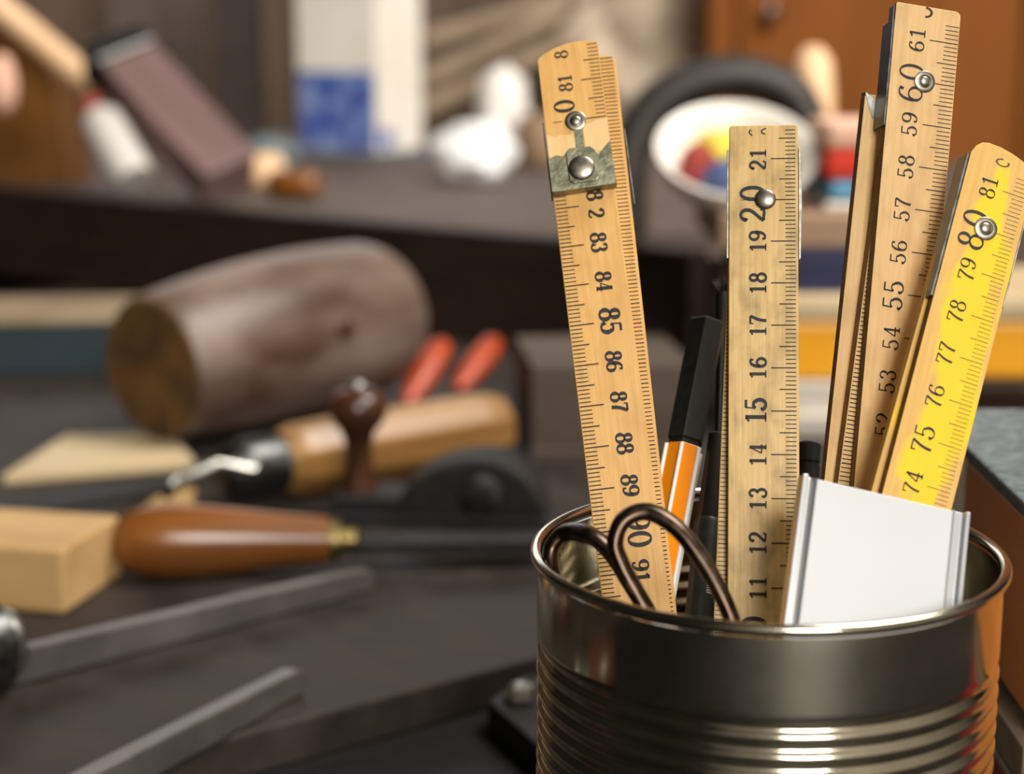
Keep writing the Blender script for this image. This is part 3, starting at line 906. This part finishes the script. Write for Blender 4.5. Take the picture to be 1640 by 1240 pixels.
BOTZ = 0.0455
Fk = Matrix.Translation((k3.x, k3.y, BOTZ))
blk = thing('sanding_block', 'orange brown wooden block with rough grey top, behind the right side of the can', 'block', Fk)
hh = ZT - BOTZ
MB().prism(foot, 0.0022, hh - 0.0042).build('body', M_ORANGEWOOD, blk, bevel=0.0012)
MB().prism(grow(foot, 0.0008), hh - 0.004, hh).build('top_sheet', M_GREYTOP, blk, bevel=0.0008)
MB().prism(grow(foot, -0.002), 0, 0.002).build('shadow_gap', M_BLACKPLASTIC, blk)  # dark strip standing in for the shadow gap between block and tin
Fr = Matrix.Translation((k3.x, k3.y, BENCH_Z))
rt = thing('red_tin', 'red tin box with dusty brown lid under the orange brown block', 'tin', Fr)
lz = BOTZ - BENCH_Z - 0.0002
MB().prism(grow(foot, 0.0035), 0, lz - 0.0125).build('body', M_RED, rt, bevel=0.002)
mb = MB().prism(grow(foot, 0.0042), lz - 0.0105, lz)
mb.prism(grow(foot, 0.0050), lz - 0.0124, lz - 0.0106)
mb.build('lid', M_BROWNLID, rt, bevel=0.0008)

# ---------------------------------------------------------------- tools on the board
def lay(p0, p1, z0, z1):
    """frame with z from p0 to p1 at given heights"""
    a, c = p0.copy(), p1.copy()
    a.z, c.z = z0, z1
    z_ = (c - a).normalized()
    x_ = Vector((0, 0, 1)).cross(z_).normalized()
    return frame(a, x_, z_.cross(x_), z_), (c - a).length


# mallet head
g0, g1 = on(250, 722), on(640, 628)
F, L = lay(g0, g1, 0.0440, 0.0515)
L -= 0.006
ml = thing('mallet_head', 'big barrel shaped grey brown wooden mallet head lying on its side', 'mallet', F)
r0 = 0.0385
pr = [(0.0370, 0.0002), (r0, 0.0025)]
for i in range(1, 21):
    u = i / 20
    pr.append((r0 + 0.0088 * math.sin(math.pi * 0.72 * u ** 0.9), 0.0025 + (L - 0.034) * u))
re_, ze = pr[-1]
for i in range(1, 10):
    a = math.pi / 2 * i / 9
    pr.append((re_ - 0.027 * (1 - math.cos(a)), ze + 0.031 * math.sin(a)))
MB().lathe(pr, n=72).build('head', M_MALLET, ml, smooth=45)
MB().lathe([(0.0358, -0.0012), (0.0368, 0.0001)], n=64).build('end_grain', M_MALLETEND, ml, smooth=45)
k = at(562, 522, 0.93)
kl = F.inverted() @ k
ang = math.atan2(kl.y, kl.x)
Mp = Matrix.Translation((0.0462 * math.cos(ang), 0.0462 * math.sin(ang), kl.z)) @ Matrix.Rotation(ang, 4, 'Z') @ Matrix.Rotation(math.pi / 2, 4, 'Y')
MB().lathe([(0.0052, 0), (0.0050, 0.0028), (0.004, 0.0036)], n=20).build('peg', M_DARKWOOD, ml, M=Mp, smooth=40)

# drawknife-like tool with eight-sided ash handle and bent tang
g0, g1 = on(455, 800), on(800, 737)
F, L = lay(g0, g1, 0.0185, 0.0185)
hk = thing('hooked_knife', 'long dark blade with bent bright tang and eight-sided ash handle beside the mallet', 'knife', F)
ph = math.radians(22.5)
MB().lathe([(0.0145, -0.002), (0.0172, 0.006), (0.0182, 0.03), (0.0184, L - 0.014), (0.0172, L - 0.003), (0.016, L)], n=8, phase=ph).build('handle', M_OAK, hk, bevel=0.0015)
MB().lathe([(0.007, -0.033), (0.0125, -0.028), (0.0142, -0.018), (0.0136, -0.003), (0.0140, -0.0022)], n=32).build('ferrule', M_DARKSTEEL, hk, smooth=40)
inv = F.inverted()
tg = [F @ Vector((0, 0, -0.03)), at(398, 742, 0.775), at(350, 747, 0.768), at(310, 758, 0.762), at(282, 772, 0.756), at(264, 792, 0.750)]
MB().tube([inv @ p for p in tg], [0.0045, 0.0042, 0.0036, 0.0034, 0.0032, 0.003], n=14).build('tang', M_STEEL, hk, smooth=80)
ba, bb = at(270, 775, 0.757), at(-60, 828, 0.70)
bl = [inv @ p for p in (ba, (ba * 2 + bb) / 3, bb)]
mb = MB()
bw = (bb - ba).normalized()
side = Vector((0, 0, 1)).cross(bw).normalized()
pts = []
for t_, wd_ in ((0, .009), (0.3, .0115), (0.7, .0125), (1.0, .0125)):
    c = ba.lerp(bb, t_)
    for s1, s2 in ((-1, -.0016), (1, -.0016), (1, .0016), (-1, .0016)):
        pts.append(inv @ (c + side * s1 * wd_ + Vector((0, 0, s2 + 0.003 * s1 * -0.0))))
fs = [(0, 1, 2, 3), (15, 14, 13, 12)]
for k in range(3):
    for j in range(4):
        fs.append((k * 4 + j, k * 4 + 4 + j, k * 4 + 4 + (j + 1) % 4, k * 4 + (j + 1) % 4))
mb.add(pts, fs)
mb.build('blade', M_IRON, hk, bevel=0.0006)

# cast iron plane with dark turned knob
g0, g1 = on(520, 838), on(880, 848)
F = ground_frame(g0, g1, 0.0)
L = (g1 - g0).length
pln = thing('block_plane', 'black cast iron hand plane with dark turned knob in front of the ash handle', 'plane', F)
MB().box(0, L, -0.004, 0.026, 0, 0.006).box(0.004, L * .55, -0.003, 0.025, 0.0055, 0.014).build('sole', M_IRON, pln, bevel=0.0015)
mb = MB()
pv = []
for i in range(15):
    a = math.pi * i / 14
    pv.append((L * .72 - 0.027 * math.cos(a) * (1.5 if a < 1.5708 else 1.0), 0.005 + 0.027 * math.sin(a)))
mb.prism(pv, -0.004, 0.026, M=Matrix(((1, 0, 0, 0), (0, 0, 1, 0), (0, 1, 0, 0), (0, 0, 0, 1))))
mb.build('rear_hump', M_IRON, pln, bevel=0.002)
mb = MB().lathe([(0.008, -0.0055), (0.0095, -0.005), (0.0095, -0.0038), (0.004, -0.0035)], n=24, M=Matrix.Translation((L * .70, -0.0005, 0.016)) @ Matrix.Rotation(math.pi / 2, 4, 'X') @ Matrix.Scale(-1, 4, (0, 0, 1)))
mb.build('adjusting_wheel', M_DARKSTEEL, pln, smooth=30)
kp = F.inverted() @ on(578, 778, 0.014)
kh = 0.046
MB().lathe([(0.0085, 0), (0.008, 0.004), (0.0062, 0.012), (0.0060, 0.020), (0.0075, 0.026), (0.0115, 0.031), (0.0135, 0.036), (0.0128, 0.041), (0.009, 0.045), (0.003, 0.0465)], n=36).build('knob', M_DARKWOOD, pln, M=Matrix.Translation((kp.x, 0.010, 0.014)), smooth=60)
MB().lathe([(0.004, 0), (0.0045, 0.001), (0.0035, 0.0025), (0.001, 0.003)], n=20).build('knob_screw', M_STEEL, pln, M=Matrix.Translation((kp.x, 0.010, 0.0603)), smooth=60)

# gouge with brown bulb handle
g0, g1 = on(180, 925), on(528, 912)
F, L = lay(g0, g1, 0.0152, 0.0125)
gg = thing('gouge', 'tool with glossy brown bulb handle and black blade, in front of the plane', 'chisel', F)
pr = [(0.002, 0), (0.0075, 0.0015), (0.0118, 0.006), (0.0143, 0.014), (0.0150, 0.024), (0.0145, 0.036), (0.0130, 0.052), (0.0112, 0.068), (0.0100, L - 0.006), (0.0095, L)]
MB().lathe(pr, n=40).build('handle', M_HANDLE, gg, smooth=60)
MB().lathe([(0.0088, L + 0.0002), (0.0088, L + 0.004), (0.0058, L + 0.005), (0.0056, L + 0.011), (0.004, L + 0.012)], n=32, ).build('ferrule', M_BRASS, gg, smooth=35)
MB().box(-0.0075, 0.0075, -0.004, 0.0015, L + 0.011, L + 0.125).build('blade', M_IRON, gg, bevel=0.001)

# pale block at the left edge
c0 = on(104, 985)
cR = on(196, 922)
d1 = (cR - c0); d1.z = 0
l1 = d1.length
d1.normalize()
d2 = Vector((0, 0, 1)).cross(d1)
F = frame(c0, d2, -d1, Vector((0, 0, 1)))
hb = 0.0255
tag(MB().prism([(0, 0), (0.11, 0), (0.11, -l1), (0, -l1)][::-1], 0, hb).build('wood_block', M_LIGHTWOOD, M=F, bevel=0.0016), 'pale pine block at the left end of the brown gouge handle', 'block')

# mortise chisels
for (a, c, hgt, wid, lab, mt) in (
        ((62, 1092), (600, 948), 0.0115, 0.0062, 'upper steel mortise chisel with dark bolster, pointing at the tin can', M_CHISEL),
        ((-40, 1412), (492, 1112), 0.0110, 0.0075, 'lower steel mortise chisel nearest the bench edge', M_CHISEL)):
    g0, g1 = on(*a), on(*c)
    x_ = (g1 - g0); x_.z = 0
    L = x_.length
    F = ground_frame(g0, g1, 0.0)
    ch = thing('mortise_chisel', lab, 'chisel', F, 'mortise chisels on the dark board')
    mb = MB()
    vs = []
    for xx, w_, h_ in ((-0.01, wid * 1.0, hgt * 1.12), (L * .5, wid, hgt), (L - 0.004, wid, hgt * .86), (L, wid, hgt * .72)):
        vs += [(xx, -0.0, 0.0006), (xx, w_, 0.0006), (xx, w_ * .92, h_), (xx, 0.0004, h_)]
    fs = [(3, 2, 1, 0), (12, 13, 14, 15)]
    for k in range(3):
        for j in range(4):
            fs.append((k * 4 + j, k * 4 + (j + 1) % 4, k * 4 + 4 + (j + 1) % 4, k * 4 + 4 + j))
    mb.add(vs, fs)
    mb.build('blade', mt, ch, bevel=0.0007)
    Mh = Matrix.Translation((-0.008, wid / 2, 0.0158)) @ Matrix.Rotation(-math.pi / 2, 4, 'Y')
    MB().lathe([(0.006, -0.003), (0.0105, -0.0015), (0.0115, 0.0), (0.0118, 0.002)], n=36).build('bolster', M_STEEL, ch, M=Mh, smooth=50)
    MB().lathe([(0.0118, 0.0022), (0.0150, 0.004), (0.0156, 0.010), (0.0150, 0.030)], n=36).build('ferrule', M_DARKSTEEL, ch, M=Mh, smooth=50)
    MB().lathe([(0.0140, 0.0302), (0.0150, 0.06), (0.0135, 0.10), (0.006, 0.106)], n=36).build('handle', M_DARKWOOD, ch, M=Mh, smooth=50)

# pliers with orange grips lying behind the ash handle
g0 = on(690, 640)
F = frame(Vector((g0.x, g0.y, 0)), Vector((1, 0, 0)), Vector((0, 1, 0)), Vector((0, 0, 1)))
pz = thing('pliers', 'pliers with two orange red grips pointing up behind the ash handle', 'pliers', F)
inv = F.inverted()
for (a, c) in (((665, 625, 1.0), (712, 548, 1.03)), ((748, 605, 1.0), (795, 545, 1.03))):
    pa, pb = inv @ at(*a), inv @ at(*c)
    MB().tube([pa + (pa - pb) * .3, pa + (pb - pa) * .1, pa.lerp(pb, .5), pb + (pa - pb) * .12, pb], [0.0045, 0.0075, 0.0085, 0.0075, 0.004], n=16, flat=0.8).build('grip', M_ORANGERED, pz, smooth=70)
pj_ = inv @ at(720, 672, 0.985)
MB().tube([pj_ + Vector((0.02, .02, -.0)), pj_ + Vector((0, 0, 0)), pj_ + Vector((-0.03, -.0, -0.004))], [0.006, 0.011, 0.005], n=14, flat=.6).build('jaw', M_DARKSTEEL, pz, smooth=60)

# teal box, offcut, chip, taupe box
g0, g1 = on(-120, 604), on(222, 598)
F = ground_frame(g0, g1, 0.0)
L = (g1 - g0).length
tb = thing('teal_box', 'low dark teal box with cream lid at the left edge, behind the mallet', 'box', F)
MB().box(0, L, 0, 0.1, 0, 0.033).build('body', M_TEAL, tb, bevel=0.001)
MB().box(-0.001, L + .001, -0.001, 0.101, 0.0332, 0.036).build('lid', M_TEALLID, tb, bevel=0.0008)

zoff = 0.0
pp = [on(5, 778), on(312, 752), on(275, 708), on(105, 712)]
F = Matrix.Translation(pp[0])
tag(MB().prism([((p - pp[0]).x, (p - pp[0]).y) for p in pp], 0, 0.0055).build('wood_offcut', M_CREAM, M=F, bevel=0.001), 'thin cream softwood offcut below the round end of the mallet', 'offcut')
pp = [on(205, 845), on(312, 818), on(312, 792), on(262, 798)]
F = Matrix.Translation(pp[0])
tag(MB().prism([((p - pp[0]).x, (p - pp[0]).y) for p in pp], 0, 0.004).build('wood_chip', M_LIGHTWOOD, M=F, bevel=0.0008), 'small pale wood chip behind the brown gouge handle', 'offcut')
g0, g1 = on(852, 742), on(1110, 736)
F = ground_frame(g0, g1, 0.0)
L = (g1 - g0).length
tx = thing('taupe_box', 'weathered taupe wooden box behind the leaning golden ruler', 'box', F)
MB().box(0, L, 0.002, 0.09, 0, 0.050).build('body', M_TAUPE, tx, bevel=0.001)
MB().box(-0.001, L + 0.001, 0.0, 0.092, 0.0, 0.007).build('base_strip', M_TAUPE, tx, bevel=0.001)

# clamp plate beside the can, low on the bench
c0 = on(781, 1125, -0.004)
F = Matrix.Translation((c0.x, c0.y, BENCH_Z))
cl = thing('clamp', 'small black iron clamp with shiny screw, half hidden behind the left of the can', 'clamp', F)
pp = [on(781, 1122, -0.004), on(868, 1200, -0.004), on(930, 1170, -0.004), on(900, 1075, -0.004), on(838, 1080, -0.004)]
MB().prism([((p - c0).x, (p - c0).y) for p in pp], 0.0, 0.011).build('plate', M_IRON, cl, bevel=0.0012)
sx = on(834, 1105, 0.0) - c0
MB().lathe([(0.0058, 0.0112), (0.006, 0.013), (0.0045, 0.0165), (0.002, 0.0175)], n=6, M=Matrix.Translation((sx.x, sx.y, 0))).build('screw', M_STEEL, cl, bevel=0.0005)

# ---------------------------------------------------------------- rear ledge
LZ = 0.0742
# white carton
ga, gb, gc = on(468, 258, LZ), on(606, 262, LZ), on(682, 252, LZ)
F = Matrix.Translation(gb) @ Matrix.Rotation(math.radians(-30), 4, 'Z')
wd_, dp = 0.108, 0.09
ct = thing('carton', 'tall white carton with blue printed panel on the rear ledge', 'carton', F)
MB().box(-wd_, 0, 0, dp, 0.012, 0.25).build('body', M_CARTON, ct, bevel=0.001)
MB().box(-wd_ + 0.002, -0.003, -0.0006, 0.0004, 0.014, 0.100).box(-0.0004, 0.0006, 0.004, 0.03, 0.016, 0.036).build('blue_panel', M_BLUE, ct)
MB().box(-wd_ - 0.012, 0.012, -0.012, dp + 0.01, 0, 0.0118).build('grey_tray', M_GREYPLASTIC, ct, bevel=0.001)

# dark plank leaning left
pa, pb = at(165, 88, 1.62), at(368, 335, 1.50)
pb = on(370, 262, LZ + 0.036)
pa = at(205, 84, depth_of(pb) + 0.06)
yv = (pa - pb).normalized()
F = frame_y(pb, yv, yaw=math.radians(30))
Lk = (pa - pb).length
pk = thing('plank', 'purple brown plank leaning to the left on the rear ledge', 'plank', F)
MB().box(-0.026, 0.026, 0.0, Lk, -0.038, 0).build('board', M_PURPLE, pk, bevel=0.002)
MB().box(-0.030, 0.030, Lk + 0.0005, Lk + 0.028, -0.041, 0.002).build('end_cap', M_DARKSTEEL, pk, bevel=0.004)

# amber board with pale stick at the far left
g0, g1 = on(-160, 292, LZ), on(118, 296, LZ)
F = ground_frame(g0, g1, LZ)
L = (g1 - g0).length
tag(MB().prism([(0, 0), (L, 0), (L - 0.012, .10), (L - 0.045, 0.15), (0, .16)], 0, 0.05, M=Matrix(((1, 0, 0, 0), (0, 0, 1, 0), (0, 1, 0, 0), (0, 0, 0, 1)))).build('amber_board', M_AMBER, M=F, bevel=0.002), 'amber brown shaped board standing at the left edge of the rear ledge', 'board')
pa, pb = at(-40, -20, 1.52), at(165, 150, 1.56)
F = frame_z(pa, pb - pa)
tag(MB().lathe([(0.011, 0), (0.0125, .01), (0.0125, (pb - pa).length - .01), (0.010, (pb - pa).length)], n=24).build('pale_stick', M_PEACH, M=F, smooth=40), 'pale wooden stick slanting down at the top left corner', 'stick')
pa, pb = at(4, 105, 1.48), at(2, 165, 1.48)
tag(MB().blob((0, 0, 0), 0.013, .013, .026, seed=4, amp=.1).build('pink_rag', CLOTH['pink'], M=Matrix.Translation((pa + pb) / 2), smooth=60), 'pink rag at the left edge in front of the amber board', 'rag')
# white tube leaning under the plank
pb = on(216, 288, LZ + 0.022)
pa = at(144, 165, depth_of(pb) + 0.03)
F = frame_z(pb, pa - pb)
L = (pa - pb).length
M_TUBE = mat('dull_white_plastic', (196, 190, 182), (206, 200, 192), rough=0.5, scale=20)
wt = thing('white_tube', 'white tube with red cap leaning under the purple brown plank', 'tube', F)
MB().lathe([(0.016, 0), (0.018, 0.004), (0.018, L * .75), (0.010, L * .86)], n=32).build('body', M_TUBE, wt, smooth=50)
MB().lathe([(0.009, L * .862), (0.009, L)], n=24).build('cap', CLOTH['maroon'], wt, smooth=50)
# small wooden pieces near the plank's foot
for (x, y, nm, lab, mt, rr) in ((415, 306, 'wood_peg', 'small pale wooden peg by the foot of the leaning plank', M_PEACH, .017), (472, 320, 'wood_peg', 'small reddish wooden peg right of the pale one', M_HANDLE, .013)):
    g = on(x, y, LZ)
    F = Matrix.Translation(g) @ Matrix.Rotation(math.radians(35 if rr > .015 else -20), 4, 'Z')
    tag(MB().lathe([(rr * .8, -.022), (rr, -.018), (rr, .018), (rr * .7, .022)], n=20, M=Matrix.Translation((0, 0, rr)) @ Matrix.Rotation(math.pi / 2, 4, 'Y')).build(nm, mt, M=F, smooth=45), lab, 'peg', 'small wooden pegs on the rear ledge')
g = on(430, 285, LZ)
tag(MB().blob((0, 0, .02), .032, .026, .022, seed=9, amp=.2, flat_base=0).build('grey_stone', M_GREYTOP, M=Matrix.Translation(g), smooth=60), 'pale grey lump between the plank and the carton', 'lump')
# crumpled paper
g = on(762, 292, LZ)
tag(MB().blob((0, 0, .027), .041, .036, .032, seed=1, amp=.22, flat_base=0).build('crumpled_paper', M_PAPER, M=Matrix.Translation(g), smooth=35), 'lower crumpled white paper ball right of the carton', 'paper', 'crumpled paper balls')
g = on(806, 262, LZ)
tag(MB().blob((0, 0, .055), .030, .026, .050, seed=2, amp=.2, flat_base=0).build('crumpled_paper', CLOTH['white'], M=Matrix.Translation(g), smooth=35), 'upper crumpled yellowish paper ball behind the other', 'paper', 'crumpled paper balls')
# brown jar behind
g = on(868, 268, LZ)
tag(MB().lathe([(.02, 0), (.028, .006), (.03, .035), (.026, .05), (.024, .055)], n=28).build('clay_pot', M_BROWNCARD, M=Matrix.Translation(g), smooth=50), 'small brown pot beside the paper balls', 'pot')
# sticks and canvas bag
for k, (a, c, r_) in enumerate((((690, 168, 2.08), (905, 70, 2.12), .011), ((700, 120, 2.13), (900, 22, 2.17), .012), ((705, 60, 2.19), (930, -8, 2.23), .014))):
    pa, pb = at(*a), at(*c)
    d = (pb - pa)
    pa = pa - d * .12
    F = frame_z(pa, d)
    tag(MB().lathe([(r_, 0), (r_, d.length * 1.15)], n=16).build('wood_stick', M_STICK, M=F, smooth=40), ('lowest', 'middle', 'top')[k] + ' of three taupe sticks lying slanted right of the carton', 'stick', 'slanted taupe sticks')
g = on(1040, 300, LZ)
cvs = MB().blob((0, 0, .11), .115, .07, .13, seed=6, amp=.42, freq=2.6, n=48, flat_base=0)
tag(cvs.build('canvas_bag', M_CANVAS, M=Matrix.Translation(at(1030, 95, 2.45) - Vector((0, 0, .10))), smooth=50), 'crumpled beige canvas bag behind the golden ruler', 'bag')

# dark tall pieces at the back left
for (x0, x1, y0, d, mt, nm, lab) in ((180, 330, -60, 2.15, M_TRAYTOP, 'back_panel', 'grey brown panel standing behind the leaning plank'), (345, 420, -60, 2.0, M_TRAY, 'back_panel', 'dark narrow panel standing left of the carton')):
    pa, pb = at(x0, 150, d), at(x1, 150, d)
    tag(MB().box(0, pb.x - pa.x, 0, .03, 0, .35).build(nm, mt, M=Matrix.Translation((pa.x, pa.y, LZ)), bevel=.002), lab, 'panel')

# ---------------------------------------------------------------- cupboard at right back
pa, pb = at(1136, 100, 2.18), at(1175, 100, 2.18)
F = Matrix.Translation((pa.x, pa.y, -0.5))
cu = thing('cupboard', 'red brown wooden cupboard at the back behind the rulers', 'cupboard', F)
MB().box(0, 1.3, 0, .12, 0, 1.3).build('carcass', M_CUPBOARD, cu, bevel=.003)
for x in (0.035, 0.40):
    dr = MB().box(x, x + .355, -.018, -.0005, .05, 1.25).build('door', M_CUPBOARD, cu, bevel=.004)
    MB().lathe([(.006, 0), (.006, .008), (.013, .014), (.012, .022), (.004, .026)], n=24, M=Matrix.Translation((x + (.035 if x < .1 else .32), -.018, .74)) @ Matrix.Rotation(math.pi / 2, 4, 'X')).build('knob', M_DARKWOOD, dr, smooth=50)

# ---------------------------------------------------------------- stack behind the rulers at right
gs = on(1300, 705)
sd = gs.y
X = lambda px: (px - 820) / FPX * (sd * math.cos(PITCH) + 0.1)
def zz(py, y=None):
    y = sd if y is None else y
    r = ray(1300, py)
    return CAM.z + r.z * (y / r.y)


z1, z2_, z3, z4, z5 = zz(612), zz(516), zz(474), zz(404), zz(346)
F = Matrix.Translation((X(1150), sd, 0))
tag(MB().box(0, X(1500) - X(1150), 0, .12, 0, z1 - .0003).box(.004, X(1490) - X(1150), -.006, .11, .006, z1 * .5).build('paper_stack', M_OFFWHITE, M=F, bevel=.0015), 'stack of off-white paper under the amber yellow tray', 'paper')
F = Matrix.Translation((X(1180), sd + .005, z1))
yt_ = thing('yellow_tray', 'amber yellow plastic tray with cream lid behind the rulers', 'tray', F)
MB().box(0, X(1760) - X(1180), 0, .115, 0, z2_ - z1).build('body', M_YELLOW, yt_, bevel=.004)
MB().box(-.002, X(1760) - X(1180) + .002, -.003, .117, z2_ - z1 + .0003, z3 - z1 - .0004).build('lid', M_CREAM, yt_, bevel=.003)
F = Matrix.Translation((X(1175), sd + .012, z3))
tag(MB().box(0, X(1425) - X(1175), 0, .11, 0, z4 - z3 - .0004).box(-.001, X(1425) - X(1175) + .001, -.001, .111, (z4 - z3) * .7, (z4 - z3) * .75).build('navy_tin', M_NAVY, M=F, bevel=.002), 'navy blue tin on the cream lid of the yellow tray', 'tin')
F = Matrix.Translation((X(1130), sd + .014, z4))
tag(MB().box(0, X(1430) - X(1130), 0, .12, 0, z5 - z4 - .0004).box(.01, .014, -.0005, .05, .002, .01).build('card_box', M_BROWNCARD, M=F, bevel=.002), 'flat brown card box on the navy tin, carrying the white bowl', 'box')
# white bowl leaning toward the viewer with rags
bc = at(1180, 240, depth_of(Vector((0, sd + .06, .15))))
tilt = math.radians(32)
F = Matrix.Translation(bc) @ Matrix.Rotation(tilt, 4, 'X')
Rb = 0.0415
bo = thing('enamel_bowl', 'white enamel bowl tipped forward with coloured rags in it, behind the upright ruler', 'bowl', F)
pr = [(.018, -.026), (.028, -.022), (.036, -.012), (Rb, 0), (Rb + .004, .001), (Rb + .004, -.0015), (.039, -.014), (.030, -.0245), (.018, -.029)]
MB().lathe(pr, n=56, cap=False).lathe([(.018, -.029), (.018, -.026)], n=32).build('bowl', M_ENAMEL, bo, smooth=60)
Fi = F
for (x, y, rx, ry, k, lab) in ((-.004, .010, .022, .013, 'yellow', 'yellow rag in the white bowl'), (-.021, -.001, .011, .011, 'maroon', 'dark red rag at the left in the white bowl'), (.004, -.013, .023, .012, 'slate', 'slate blue rag in the white bowl')):
    tag(MB().blob((0, 0, 0), rx, ry, .012, seed=rx * 900, amp=.3).build('rag', CLOTH[k], M=F @ Matrix.Translation((x, y, -.010)), smooth=50), lab, 'rag', 'rags in the bowl')
# folded rags right of the bowl
zl = z5
for (py, k, lab) in ((332, 'white', 'white folded rag at the bottom of the pile right of the bowl'), (296, 'blue', 'light blue folded rag under the red one'), (246, 'red', 'red folded rag under the pink one'), (200, 'pink', 'pink folded rag on top of the pile right of the bowl')):
    zn = zz(py)
    mb = MB()
    hq = zn - zl - .0004
    pol = [(0, 0)] + [(.02 + .002 * math.sin(i), 0) for i in range(1)]
    mb.box(0, .055, 0, .07, 0, hq)
    o = mb.build('folded_rag', CLOTH[k], M=Matrix.Translation((X(1300) + random.uniform(-.002, .002), sd + .03, zl)), bevel=min(.004, hq * .45), seg=4)
    tag(o, lab, 'rag', 'folded rags right of the bowl')
    zl = zn
# black strap arched over the bowl, pale handle end
dS = depth_of(Vector((0, sd + .25, .15)))
pts = [at(x, y, dS) for x, y in ((1004, 376), (1002, 300), (1010, 238), (1040, 180), (1090, 142), (1150, 124), (1210, 127), (1265, 152), (1292, 205), (1300, 290), (1302, 376))]
mbp = []
for i in range(len(pts) - 1):
    for k in range(6):
        t_ = k / 6
        a, b_, c, d = (pts[min(max(i + q - 1, 0), len(pts) - 1)] for q in range(4))
        mbp.append(0.5 * ((2 * b_) + (-a + c) * t_ + (2 * a - 5 * b_ + 4 * c - d) * t_ * t_ + (-a + 3 * b_ - 3 * c + d) * t_ ** 3))
o0 = pts[0]
tag(MB().tube([p - o0 for p in mbp], .0145, n=16, flat=1.6, hint=Vector((0, 1, 0.05))).build('leather_strap', M_LEATHER, M=Matrix.Translation(o0), smooth=70), 'black leather strap arched behind the white bowl', 'strap')
pa, pb = at(1312, 372, dS + .05), at(1302, 78, dS + .07)
F = frame_z(pa, pb - pa)
Lh = (pb - pa).length
tag(MB().lathe([(.012, 0), (.013, Lh * .4), (.014, Lh * .75), (.013, Lh * .93), (.007, Lh)], n=24).build('tool_handle', M_PEACH, M=F, smooth=60), 'pale peach wooden tool handle upright behind the bowl', 'handle')
